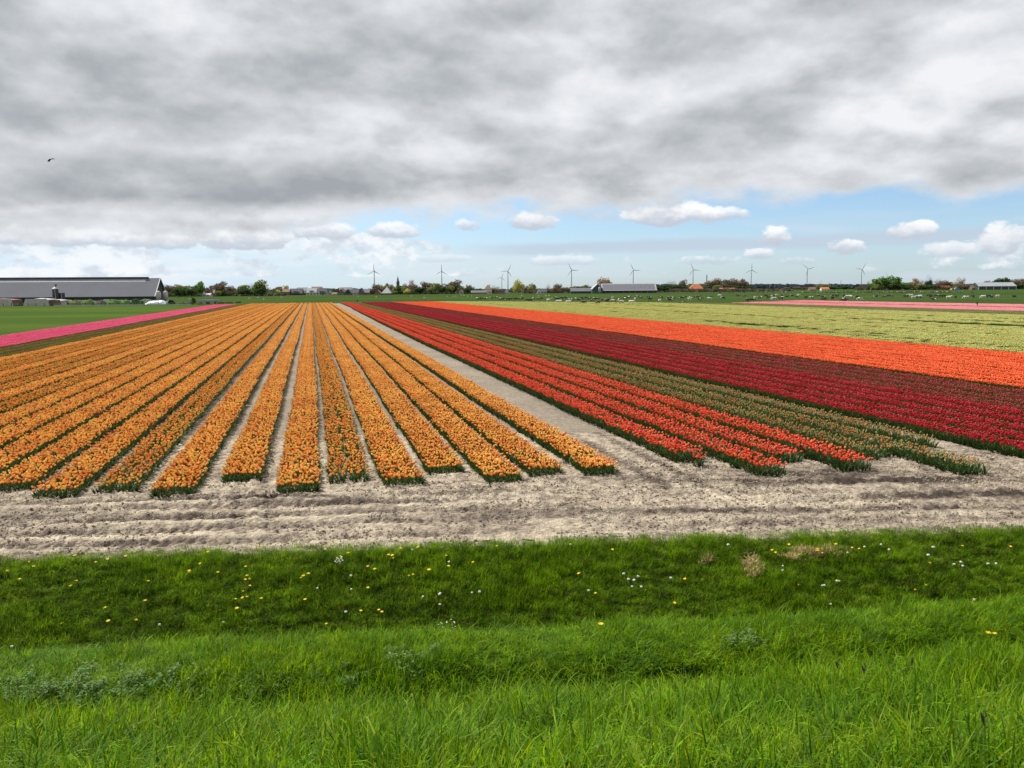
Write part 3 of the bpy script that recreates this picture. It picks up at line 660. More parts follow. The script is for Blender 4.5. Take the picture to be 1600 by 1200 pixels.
# ------------------------------------------------------------------ dandelions and seed heads
M['stem'] = plain('flower_stem', (.12, .2, .05)); M['dandelion'] = plain('dandelion_yellow', (.92, .70, .015), .7, .08, 30)
M['fluff'] = plain('seed_fluff', (.62, .63, .60), .9, .08, 30); M['white_petal'] = plain('white_petal', (.75, .76, .73), .7, .06, 30)
stem_me = Soup().tube([(0, 0, -.05), (.004, 0, .08), (0, .003, .2)], .0028, 5).mesh('stem', M['stem'])
def head(kind):
    s = Soup()
    if kind == 'y':
        for lay, (r0, z0, z1) in enumerate(((.024, .2, .212), (.017, .204, .22), (.009, .208, .226))):
            for k in range(14):
                a = k*2*math.pi/14+lay*.2; d = .10; s.add([(0, 0, z0), (r0*math.cos(a-d), r0*math.sin(a-d), z1), (r0*math.cos(a+d), r0*math.sin(a+d), z1)], [(0, 1, 2)])
        s.lathe([(.0, .195), (.008, .197), (.010, .206), (0.0, .207)], 8)
    else:
        n = 7; r = .019; z = .212
        s.lathe([(.001, z-r)]+[(r*math.sin(math.pi*k/n), z-r*math.cos(math.pi*k/n)) for k in range(1, n)]+[(.001, z+r)], 10)
        for k in range(40):
            v = Vector(rng.normal(0, 1, 3)).normalized(); o = v.orthogonal().normalized()*.0035; p = v*(r*1.25); s.add([tuple(v*r*.6+Vector((0, 0, z))), tuple(p+o+Vector((0, 0, z))), tuple(p-o+Vector((0, 0, z)))], [(0, 1, 2)])
    return s
hy = head('y').mesh('flower_head', M['dandelion']); hw = head('w').mesh('seed_head', M['fluff'], True)
def flower(px, py, kind):
    x, y, z = hit(px, py, .20)
    e = empty('dandelion' if kind == 'y' else 'dandelion_clock', (x, y, z), rng.uniform(0, 6.28)); sc = rng.uniform(.85, 1.2); e.scale = (sc*1.35, sc*1.35, sc*1.05)
    e.rotation_euler[0] = rng.normal(-.15, .15)
    link('stem', stem_me, e); link('flower_head' if kind == 'y' else 'seed_head', hy if kind == 'y' else hw, e)
    low = py > 955
    if kind == 'y': tag(e, 'yellow dandelion low on the grass ledge' if low else 'yellow dandelion %s' % ('along the top edge of the ditch bank' if py < 886 else 'in the upper half of the ditch bank' if py < 915 else 'in the lower half of the ditch bank'), 'dandelion', 'low yellow dandelions' if low else 'yellow dandelions on the ditch bank')
    else: tag(e, 'white dandelion seed head %s of the ditch bank' % ('near the top edge' if py < 890 else 'in the middle' if py < 920 else 'in the lower part'), 'dandelion clock', 'white dandelion seed heads')
k = 3.4275
FY = {0: [(50, 150), (100, 190), (172, 100), (180, 122), (410, 72), (670, 65), (583, 90), (512, 97), (927, 98), (1095, 112), (1035, 162), (1025, 160), (1165, 162), (777, 213), (778, 318), (592, 423), (703, 421), (340, 430), (583, 357), (385, 225), (400, 205), (1113, 48), (1315, 118), (1300, 200), (1315, 180), (1290, 265), (1260, 300), (1320, 288), (1308, 282), (1275, 360), (1340, 220), (1355, 22), (1310, 196)],
      400: [(372, 38), (498, 62), (455, 72), (710, 68), (737, 72), (722, 70), (882, 27), (608, 135), (638, 145), (1005, 65), (920, 137), (930, 145), (1020, 128), (838, 165), (815, 172), (240, 183), (280, 178), (262, 180), (270, 306), (555, 366), (660, 358), (668, 370), (375, 432), (595, 235), (1163, 105), (1287, 15), (768, 35), (35, 295)],
      800: [(457, 275), (471, 432), (514, 440), (466, 450), (945, 203), (862, 313), (523, 35), (382, 160)],
      1200: [(110, 10), (22, 43), (45, 60), (360, 52), (258, 48), (283, 50), (270, 44), (1040, 8), (1282, 22), (497, 33), (450, 30), (848, 95), (177, 214), (785, 247), (830, 227), (1168, 489), (1214, 485), (362, 15)]}
FW = {0: [(838, 435), (1190, 425), (65, 565)],
      400: [(332, 242), (512, 250), (488, 375), (900, 282), (967, 257), (990, 280), (1153, 270), (1190, 270), (985, 325), (1033, 108), (830, 30), (513, 178)],
      800: [(606, 176), (657, 188), (625, 200), (660, 210), (645, 233), (680, 233), (413, 263), (851, 183), (1165, 14), (318, 2)],
      1200: [(863, 79), (1003, 122), (1031, 122), (1036, 98), (1186, 118), (1233, 111), (880, 33), (377, 199), (393, 201), (290, 217), (302, 234), (331, 328), (1115, 315), (92, 140), (75, 118), (640, 42), (602, 12), (523, 17), (427, 52)]}
for o_, L in FY.items():
    for a, b in L: flower(o_+a/k, 850+b/k, 'y')
for o_, L in FW.items():
    for a, b in L: flower(o_+a/k, 850+b/k, 'w')
# white-flowered plants (two little umbels)
def white_plant(px, py, n, spread, label):
    x, y, z = hit(px, py, .2); e = empty('white_flower_plant', (x, y, z)); tag(e, label, 'wildflower')
    st, hd = Soup(), Soup()
    for i in range(n):
        a = rng.uniform(0, 6.28); q = spread*math.sqrt(rng.random()); fx, fy, fz = q*math.cos(a), q*math.sin(a), rng.uniform(.14, .30)
        st.tube([(fx*.3, fy*.3, -.03), (fx, fy, fz)], .0022, 4)
        for k2 in range(5):
            b = k2*1.2566; r_ = .012; hd.add([(fx, fy, fz), (fx+r_*math.cos(b-.45), fy+r_*math.sin(b-.45), fz+.004), (fx+r_*1.3*math.cos(b), fy+r_*1.3*math.sin(b), fz+.006), (fx+r_*math.cos(b+.45), fy+r_*math.sin(b+.45), fz+.004)], [(0, 1, 2, 3)])
    obj('stems', st, M['stem'], e)['kind'] = 'stuff'; obj('petals', hd, M['white_petal'], e)['kind'] = 'stuff'
white_plant(529, 877, 26, .13, 'white flowering plant near the top edge of the ditch bank')
white_plant(699, 978, 20, .20, 'pale pinkish white flowers low in the ditch right of the middle')
# foxtail seed heads standing over the near grass on the right
M['foxtail'] = plain('foxtail_head', (.045, .04, .022), .9, .2, 60)
def foxtail(px, py, h, lab):
    x, y, z = hit(px, py, .34); e = empty('foxtail_grass', (x, y, z)); tag(e, lab, 'foxtail grass')
    l = rng.uniform(-.04, .04); obj('stem', Soup().tube([(0, 0, 0), (l*.4, 0, h*.5), (l, 0, h)], .0016, 5), M['stem'], e)
    s = Soup(); n = 8; s.tube([(l+l*.1*k, 0, h-.008+.065*k/n) for k in range(n+1)], [.0015]+[.0042*math.sin(math.pi*(k+.6)/(n+1))+.0012 for k in range(1, n)]+[.001], 7)
    for k in range(60):
        a = rng.uniform(0, 6.28); zz = h+rng.uniform(0, .055); s.add([(l, 0, zz), (l+.009*math.cos(a), .009*math.sin(a), zz+.012), (l+.007*math.cos(a+.25), .007*math.sin(a+.25), zz+.012)], [(0, 1, 2)])
    obj('seed_head', s, M['foxtail'], e)
for px, py, lab in ((1313, 1060, 'leftmost dark foxtail seed head above the near grass on the right'), (1357, 1068, 'second dark foxtail seed head from the left in the near grass'), (1425, 1056, 'dark foxtail seed head below the dark grassy hollow on the right'), (1545, 1158, 'pale brown foxtail seed head low at the right edge of the near grass')): foxtail(px, py, .42, lab)
# sticks
M['white_plastic'] = plain('white_plastic', (.72, .72, .70), .5, .04); M['wood'] = plain('weathered_wood', (.30, .25, .19), .85, .2, 8)
def stick(px, py, h, mat, label, name='marker_stick', lean=.1, r=.012):
    x, y, z = hit(px, py)
    s = Soup().tube([(0, 0, -.05), (lean*h*.5, 0, h*.5), (lean*h, 0, h)], [r, r, r*.8], 6)
    tag(obj(name, s, mat, None, loc=(x, y, z)), label, 'stick')
stick(1098, 740, .22, M['white_plastic'], 'short white marker stick beside the small red tulip clump', lean=-.25, r=.018)
stick(1541, 724, .20, M['white_plastic'], 'short white marker stick in the soil beside the crimson bed', lean=-.3, r=.014)
stick(7, 897, .42, M['wood'], 'thin pale wooden stake in the grass at the left edge', 'wooden_stake', lean=-.12, r=.010)
# ---SPLIT2---
# ------------------------------------------------------------------ far background: turbines
M['turbine'] = plain('turbine_paint', (.50, .54, .60), .5, .04); M['steel'] = plain('grey_steel', (.30, .31, .33), .5, .1); M['black'] = plain('black_sheet', (.022, .022, .026), .6, .1)
tow = Soup().lathe([(2.1, -2), (2.0, 0), (1.1, 59), (1.1, 60.2), (0, 60.3)], 16).mesh('tower', M['turbine'], True)
nac = Soup(); nac.box(-1.6, 1.6, -2.6, 5.5, 59.6, 63); nac = nac.mesh('nacelle', M['turbine'])
hub = Soup().lathe([(0, 1.7), (.9, 1.4), (1.5, .4), (1.6, -.9), (0, -.9)], 12).mesh('hub', M['turbine'], True)
def blade_me(L=22.5):
    s = Soup(); v = []; N = 9
    for i in range(N):
        t = i/(N-1); z = 1.2+t*(L-1.2); w = (1.1 if i == 0 else 2.3*(1-t)**.8+.25); th = .55*(1-t)+.06; tw = .35*(1-t)
        for dx, dy in ((-.35, 0), (0, .5), (.65, 0), (0, -.5)):
            x, y = dx*w, dy*th*1.6; v.append((x*math.cos(tw)-y*math.sin(tw), x*math.sin(tw)+y*math.cos(tw), z))
    f = [(4*i+k2, 4*i+(k2+1) % 4, 4*i+4+(k2+1) % 4, 4*i+4+k2) for i in range(N-1) for k2 in range(4)]+[(0, 1, 2, 3), tuple(range(4*N-4, 4*N))]
    return s.add(v, f).mesh('blade', M['turbine'])
bm_ = blade_me()
def turbine(px, hy, D, ang, label):
    p = at(px, hy, D); k = p.z/61.3; e = empty('wind_turbine', (p.x, p.y, 0), rng.normal(0, .05)); e.scale = (k, k, k)
    link('tower', tow, e); link('nacelle', nac, e); h = link('hub', hub, e, (0, -3.6, 61.3)); h.rotation_euler = (R(90), 0, 0)
    for j in range(3):
        b = link('blade', bm_, e, (0, -3.9, 61.3)); b.rotation_euler = (0, R(ang+120*j), 0)
    tag(e, label, 'wind turbine', 'wind turbines along the horizon')
for px, hy, D, a, lab in ((584.5, 423.5, 2250, 0, 'leftmost wind turbine, standing left of the church spire'), (690, 424, 2300, 0, 'second wind turbine, rising behind the trees right of the church spire'),
        (784, 433.5, 2900, 18, 'shorter farther wind turbine of the overlapping pair'), (793.5, 423.5, 2350, 26, 'taller nearer wind turbine of the overlapping pair'),
        (893, 422, 2300, -27, 'wind turbine above the low dark shed left of the long barn'), (989.5, 422, 2300, -27, 'wind turbine rising behind the long solar-roofed barn'),
        (1083, 421.5, 2300, -24, 'wind turbine behind the red-roofed farmhouse, left of the chimney stack'), (1174, 421.5, 2350, 1, 'wind turbine just right of the big bare wood'),
        (1261.5, 420.5, 2350, -46, 'wind turbine with skewed rotor standing over open dark dunes'), (1346.5, 420.5, 2200, 32, 'wind turbine left of the tall green trees on the right'),
        (1386, 431, 2500, -20, 'wind turbine almost hidden by tall green trees, one blade tip showing')):
    turbine(px, hy, D, a, lab)

# ------------------------------------------------------------------ masts, stack, church
def pole(name, px, ty, D, r, mat, label, cat):
    p = at(px, ty, D); s = Soup().tube([(0, 0, -1), (0, 0, p.z*.5), (0, 0, p.z)], [r, r*.9, r*.75], 8)
    s.tube([(0, 0, p.z-.4), (0, 0, p.z+.2)], r*.95, 8); tag(obj(name, s, mat, None, loc=(p.x, p.y, 0)), label, cat)
pole('chimney_stack', 1104.5, 429.5, 1900, 1.3, plain('stack_steel', (.10, .12, .15), .6), 'tall thin dark chimney stack standing beside the bare wood', 'chimney')
pole('mast', 1314, 437.5, 2300, .7, M['steel'], 'thin grey mast between the two rightmost open-field turbines', 'mast')
pole('mast', 1283, 437, 2500, .6, M['steel'], 'faint thin mast just right of the skewed-rotor turbine', 'mast')
pole('mast', 1295, 441, 2500, .6, M['steel'], 'lower of the faint masts over the dune line', 'mast')
M['brick'] = plain('dark_brick', (.16, .10, .075), .9, .15, .5); M['redbrick'] = plain('red_brick', (.24, .12, .085), .9, .15, .5); M['slate'] = plain('slate_roof', (.075, .08, .09), .7, .12, .4)
M['greyroof'] = plain('grey_roof_sheet', (.105, .108, .12), .6, .06, .15); M['paleroof'] = plain('pale_roof_sheet', (.30, .305, .33), .6, .05, .2); M['orangetile'] = plain('orange_roof_tile', (.50, .17, .075), .85, .12, .6)
M['browntile'] = plain('brown_roof_tile', (.22, .13, .10), .85, .12, .6); M['white'] = plain('white_render', (.60, .59, .56), .8, .04, .4); M['cream'] = plain('cream_render', (.55, .50, .42), .8, .05, .4)
M['greensheet'] = plain('dark_green_sheet', (.025, .055, .045), .6, .1, .4); M['darkwall'] = plain('dark_timber', (.03, .032, .035), .8, .12, .4); M['concrete'] = plain('concrete', (.42, .40, .37), .9, .1, .6)
M['solar'] = plain('solar_panel', (.12, .122, .145), .6, .06, .3)
def glassmat():
    mt, g, bs, out = newmat('window_glass'); bs.inputs['Base Color'].default_value = (.03, .035, .045, 1); bs.inputs['Roughness'].default_value = .12; return mt
M['glass'] = glassmat()
def church():
    D = 1500; p = at(621.5, 430.5, D); e = empty('church', (p.x, D, 0)); tag(e, 'dark church tower with a thin pointed spire above the treetops', 'church')
    h = p.z; w = 2.6
    s = Soup(); s.box(-w, w, -w, w, 0, h*.62); s.box(-w-.3, w+.3, -w-.3, w+.3, h*.62, h*.64); obj('tower', s, M['brick'], e)
    s = Soup().lathe([(w*1.25, h*.64), (w*.75, h*.70), (w*.62, h*.78), (w*.25, h*.9), (.06, h)], 8); obj('spire', s, M['slate'], e)
    s = Soup()
    s.tube([(0, 0, h-1), (0, 0, h+1.4)], .08, 5); obj('finial', s, M['steel'], e)
    for sx in (-1.1, 1.1):
        s = Soup(); s.box(sx-.5, sx+.5, -w-.12, -w+.05, h*.5, h*.58); obj('belfry_opening', s, M['black'], e)
    s = Soup(); s.box(w, w+16, -4, 4, 0, h*.26); s.add([(w, -4.4, h*.26), (w+16.4, -4.4, h*.26), (w+16.4, 4.4, h*.26), (w, 4.4, h*.26), (w, 0, h*.40), (w+16.4, 0, h*.40)], [(0, 1, 5, 4), (3, 4, 5, 2), (0, 4, 3), (1, 2, 5), (0, 3, 2, 1)]); obj('nave', s, M['brick'], e)
church()

# ------------------------------------------------------------------ buildings
def house(name, label, cat, x0, x1, ye, yr, D, depth, wall, roof, axis='x', windows=0, door=False, chimney=False, over=.35, hip=0.0, base=None, dormer=False, wide_window=False, group=None, rz=0.0):
    """x0..x1 = front in photo pixels at distance D; ye, yr = eave and ridge rows"""
    xm = (x0+x1)/2; a = at(x0, ye, D); b = at(x1, ye, D); w = (b.x-a.x); he = at(xm, ye, D).z; hr = at(xm, yr, D if axis == 'y' else D+depth/2).z
    he = max(he, 1.6); hr = max(hr, he+.6); e = empty(name, ((a.x+b.x)/2, D, 0), rz); tag(e, label, cat, group); W2 = w/2; s = Soup()
    if axis == 'x':
        v = [(-W2, 0, -.3), (W2, 0, -.3), (W2, depth, -.3), (-W2, depth, -.3), (-W2, 0, he), (W2, 0, he), (W2, depth, he), (-W2, depth, he), (-W2+hip, depth/2, hr-.12), (W2-hip, depth/2, hr-.12)]
        f = [(0, 1, 5, 4), (2, 3, 7, 6), (1, 2, 6, 9, 5), (3, 0, 4, 8, 7)] if not hip else [(0, 1, 5, 4), (2, 3, 7, 6), (1, 2, 6, 5), (3, 0, 4, 7)]
        s.add(v, f); obj('wall', s, wall, e); r = Soup(); o = over; X0, X1 = -W2-o, W2+o; sl = (hr-he)/(depth/2); ze = he-sl*o; t = .16
        for sy in (0, 1):
            y0 = -o if sy == 0 else depth+o; ym = depth/2
            r.add([(X0, y0, ze), (X1, y0, ze), (X1-hip, ym, hr), (X0+hip, ym, hr), (X0, y0, ze+t), (X1, y0, ze+t), (X1-hip, ym, hr+t), (X0+hip, ym, hr+t)], [(0, 1, 2, 3), (4, 5, 6, 7), (0, 1, 5, 4), (1, 2, 6, 5), (0, 3, 7, 4)])
        if hip:
            for sx in (0, 1):
                xe, xr = ((X0, X0+hip), (X1, X1-hip))[sx]; r.add([(xe, -o, ze+t*.9), (xe, depth+o, ze+t*.9), (xr, depth/2, hr+t*.9)], [(0, 1, 2)])
        ro = obj('roof', r, roof, e)
    else:
        v = [(-W2, 0, -.3), (W2, 0, -.3), (W2, 0, he), (0, 0, hr-.12), (-W2, 0, he), (-W2, depth, -.3), (W2, depth, -.3), (W2, depth, he), (0, depth, hr-.12), (-W2, depth, he)]
        s.add(v, [(0, 1, 2, 3, 4), (6, 5, 9, 8, 7), (1, 6, 7, 2), (5, 0, 4, 9)]); obj('wall', s, wall, e); r = Soup(); o = over; sl = (hr-he)/W2; t = .16
        for sx in (-1, 1):
            xe = sx*(W2+o); r.add([(xe, -o, he-sl*o), (0, -o, hr), (0, depth+o, hr), (xe, depth+o, he-sl*o), (xe, -o, he-sl*o+t), (0, -o, hr+t), (0, depth+o, hr+t), (xe, depth+o, he-sl*o+t)], [(0, 1, 2, 3), (4, 5, 6, 7), (0, 1, 5, 4), (0, 3, 7, 4)])
        ro = obj('roof', r, roof, e)
    if chimney:
        c = Soup(); cx = W2*.45 if axis == 'x' else .6; cy = depth/2 if axis == 'x' else depth*.6; c.box(cx-.4, cx+.4, cy-.4, cy+.4, hr-.8, hr+1.1); obj('chimney', c, M['brick'], ro)
    for i in range(windows):
        cx = -W2+(i+.5)*w/windows; ww = min(1.1, w/windows*.3); f = Soup(); z0, z1 = min(.9, he*.3), min(2.3, he*.85)
        f.box(cx-ww-.1, cx+ww+.1, -.06, .02, z0-.1, z1+.1); fo = obj('window', f, M['white'], e); p_ = Soup(); p_.box(cx-ww, cx+ww, -.09, -.055, z0, z1); obj('pane', p_, M['glass'], fo)
    if dormer or wide_window:
        f = Soup(); zc = he+(hr-he)*.42 if axis == 'y' else he+(hr-he)*.3; ww = w*.22
        yy = -.08 if axis == 'y' else -.3+(zc-he)/(hr-he)*depth/2-.8
        f.box(-ww, ww, yy, yy+(.1 if axis == 'y' else 2.2), zc-.7, zc+.8); fo = obj('window' if axis == 'y' else 'dormer', f, M['white'], e)
        p_ = Soup(); p_.box(-ww*.88, ww*.88, yy-.05, yy-.01, zc-.5, zc+.6); obj('pane', p_, M['glass'], fo)
    if door:
        f = Soup(); f.box(W2*.1-.5, W2*.1+.5, -.07, .02, 0, min(2.1, he*.9)); obj('door', f, M['darkwall'], e)
    return e, W2, he, hr

# the long barn on the left
def big_barn():
    D = 385; a = at(-60, 462.6, D); b = at(240.5, 462.2, D); L = b.x-a.x; he = 4.0; depth = 22.0; hr = at(252, 434.9, D+depth/2).z
    e = empty('long_barn', (b.x, D, 0), R(9.5)); tag(e, 'very long dairy barn with a huge plain grey roof and dark end wall', 'barn')
    s = Soup(); s.add([(-L-6, 0, 0), (0, 0, 0), (0, 0, he), (-L-6, 0, he), (-L-6, depth, 0), (0, depth, 0), (0, depth, he), (-L-6, depth, he), (0, depth/2, hr-.2), (-L-6, depth/2, hr-.2)], [(0, 1, 2, 3), (5, 4, 7, 6), (1, 5, 6, 8, 2), (4, 0, 3, 9, 7)]); obj('wall', s, M['darkwall'], e)
    s = Soup(); sl = (hr-he)/(depth/2)
    for x0, x1 in ((-L-6.5, .5),):
        for y0, y1, z0 in ((-.6, depth/2, he-.6*sl), (depth+.6, depth/2, he-.6*sl)):
            s.add([(x0, y0, z0), (x1, y0, z0), (x1, y1, hr), (x0, y1, hr), (x0, y0, z0+.2), (x1, y0, z0+.2), (x1, y1, hr+.2), (x0, y1, hr+.2)], [(0, 1, 2, 3), (4, 5, 6, 7), (0, 1, 5, 4), (1, 2, 6, 5), (0, 3, 7, 4)])
    br_ = plain('barn_roof_sheet', (.145, .15, .17), .95, .03, .1); br_.node_tree.nodes['Principled BSDF'].inputs['Specular IOR Level'].default_value = .1
    ro = obj('roof', s, br_, e)
    s = Soup(); y0 = depth/2-2.2; z0 = hr-2.2*sl+.23; s.add([(-L-6, y0, z0), (-6, y0, z0), (-6, depth/2-1.0, hr-1.0*sl+.23), (-L-6, depth/2-1.0, hr-1.0*sl+.23)], [(0, 1, 2, 3)]); obj('skylight_strip', s, M['paleroof'], ro)
    s = Soup(); s.box(-L-6, -5, depth/2-.7, depth/2+.7, hr+.1, hr+.75); obj('ridge_vent', s, M['slate'], ro)
    s = Soup(); s.tube([(.62, -.6, he-.6*sl+.12), (.62, depth/2, hr+.12), (.62, depth+.6, he-.6*sl+.12)], .22, 4); obj('white_verge', s, M['white'], ro)
    s = Soup(); s.box(0, .12, 3, 9, 0, 3.6); s.box(0, .12, 13, 19, 0, 3.6); obj('doorway', s, M['black'], e)
    s = Soup(); s.box(.0, .1, .4, depth-.4, he+.2, he+.5); obj('girt', s, M['greensheet'], e)
    # two feed bins on legs before the end wall
    for k2, (px, py) in enumerate(((247.5, 458), (258.5, 456.5))):
        p = at(px, py, D-2+k2*8); q = empty('feed_bin', (p.x, p.y, 0)); tag(q, 'round grey feed bin on legs, %s one at the barn end' % ('left' if k2 == 0 else 'right'), 'feed silo', 'feed bins at the barn end')
        sb = Soup().lathe([(.15, 1.6), (1.15, 3.2), (1.2, 5.6), (.3, 6.4), (0, 6.4)], 14); obj('bin', sb, M['concrete'], q, True)
        for j in range(4):
            sl_ = Soup(); an = j*math.pi/2+.78; sl_.tube([(1.1*math.cos(an), 1.1*math.sin(an), 0), (1.05*math.cos(an), 1.05*math.sin(an), 3.4)], .07, 5); obj('leg', sl_, M['steel'], q)
big_barn()
def silo(px, D, r, ztop, label, cone):
    p = at(px, 470, D); e = empty('tower_silo', (p.x, D, 0)); tag(e, label, 'silo')
    s = Soup().lathe([(r, -.1), (r, ztop), (r*.98, ztop+.05)]+([(0, ztop+.06)] if not cone else []), 20); obj('body', s, plain('silo_dark', (.035, .032, .038), .6, .15, .6), e, True)
    for z in np.arange(.9, ztop, 1.1): pass
    s = Soup()
    for z in np.arange(1.0, ztop, 1.2): s.lathe([(r+.05, z-.05), (r+.05, z+.05)], 20)
    obj('bands', s, M['black'], e)['kind'] = 'stuff'
    s = Soup().lathe([(r+.08, ztop), (r*.55, ztop+.6), (.12, ztop+1.0), (0, ztop+1.0)] if cone else [(r+.05, ztop), (r*.75, ztop-.3), (0, ztop-.45)], 20); obj('cap', s, M['paleroof'] if cone else M['greyroof'], e, True)
    s = Soup(); s.tube([(r*.55, -r-.15, 0), (r*.55, -r-.15, ztop+.3)], .14, 5); obj('pipe', s, M['paleroof'], e)
    if cone:
        s = Soup(); s.box(.1, .9, -.4, .4, ztop+1.5, ztop+2.1); s.tube([(.3, 0, ztop+.9), (.3, 0, ztop+1.6)], .15, 5); obj('blower', s, M['black'], e)
silo(87.5, 368, 1.35, 10.2-2.6, 'tall dark tower silo with a pale conical cap', True)
silo(97, 370, 1.35, 7.6-1.9, 'shorter dark open silo beside the tall one', False)
def yardbox(name, label, cat, x0, x1, y0, y1, D, depth, mat, batter=0.0, top=None):
    a, b = at(x0, y1, D), at(x1, y1, D); h = max(.6, at((x0+x1)/2, y0, D).z); w = (b.x-a.x)/2; e = empty(name, ((a.x+b.x)/2, D, 0)); tag(e, label, cat); s = Soup()
    n = max(2, int(w*2/2.4)); bt = batter*h
    for i in range(n):
        xa, xb = -w+2*w*i/n+.02, -w+2*w*(i+1)/n-.02; s2 = Soup(); la = bt if i == 0 else 0; lb = bt if i == n-1 else 0; jz = rng.uniform(-.04, .04)
        s2.add([(xa, 0, -.2), (xb, 0, -.2), (xb, .35, -.2), (xa, .35, -.2), (xa+la, .12, h+jz), (xb-lb, .12, h+jz), (xb-lb, .35, h+jz), (xa+la, .35, h+jz)], [(0, 1, 5, 4), (1, 2, 6, 5), (2, 3, 7, 6), (3, 0, 4, 7), (4, 5, 6, 7)]); obj('panel', s2, mat, e)
    s2 = Soup(); s2.add([(-w+bt, .36, 0), (w-bt, .36, 0), (w-bt, depth, 0), (-w+bt, depth, 0), (-w+bt, .36, h*.86), (w-bt, .36, h*.86), (w-bt-.6, depth, h*.95), (-w+bt+.6, depth, h*.95), (0, depth*.5, h*1.12)], [(4, 5, 8), (5, 6, 8), (6, 7, 8), (7, 4, 8), (1, 2, 6, 5), (3, 0, 4, 7), (2, 3, 7, 6)]); obj('heap', s2, top or M['soil'], e)
yardbox('silage_clamp', 'pale concrete silage clamp at the far left frame edge', 'silage clamp', -30, 20.5, 467.5, 478, 352, 9, M['concrete'], .3, plain('rusty_cover', (.16, .09, .07), .9))
yardbox('silage_clamp', 'wide pale concrete silage clamp left of the two silos', 'silage clamp', 36, 77, 467, 477.5, 352, 9, M['concrete'], .35, M['concrete'])
yardbox('silage_clamp', 'dark brown walled clamp just right of the wide pale one', 'silage clamp', 77.5, 94, 468.6, 477.5, 354, 8, M['brick'], .0, M['concrete'])
def heap():
    D = 362; a, b = at(226, 470, D), at(259, 470, D); e = empty('wrapped_heap', ((a.x+b.x)/2, D, 0)); tag(e, 'low heap covered by shiny white and grey plastic beside the barn', 'covered heap'); w = (b.x-a.x)/2
    X, T = np.meshgrid(np.linspace(-1, 1, 28), np.linspace(0, 1, 12)); prof = np.sin(np.pi*T)**.6*(1-np.abs(X)**4*.7); Z = prof*1.9*(1+.25*vnoise(X*6, T*5, 3))*(.9+.15*X); s = Soup(); ny, nx = X.shape
    i = np.arange(nx*ny).reshape(ny, nx); s.add(np.stack([X*w, T*5-1, Z-.1], -1).reshape(-1, 3), [tuple(q) for q in np.stack([i[:-1, :-1], i[:-1, 1:], i[1:, 1:], i[1:, :-1]], -1).reshape(-1, 4)]); mt, g, bs, out = newmat('plastic_wrap')
    g.put(bs.inputs['Base Color'], g.ramp(g.noise(pos(g), 1.2, 4, .6), [(.4, (.62, .66, .72)), (.6, (.28, .32, .40))])); bs.inputs['Roughness'].default_value = .3; obj('cover', s, mt, e, True)
heap()
# farmyard fence along the young pasture: posts and rails, each a part
def yard_fence():
    D = 349; e = empty('yard_fence', (at(0, 470, D).x, D, 0)); tag(e, 'low farmyard fence of dark posts and a pale bottom kerb along the left meadow', 'fence'); x = 0; n = 0
    me = Soup(); me.box(-.09, .09, -.09, .09, -.2, 1.35); me = me.mesh('post', M['darkwall']); L = at(300, 470, D).x-at(-20, 470, D).x
    N = 26
    for i in range(N): link('post', me, e, (-6+L*i/(N-1), 0, 0))
    for z in (.75, 1.15):
        s = Soup(); s.box(-6, L-6, -.03, .03, z-.04, z+.04); obj('rail', s, M['steel'], e)
    s = Soup(); s.box(24, L-6, -.3, -.1, -.2, .42); obj('kerb', s, M['concrete'], e)
yard_fence()

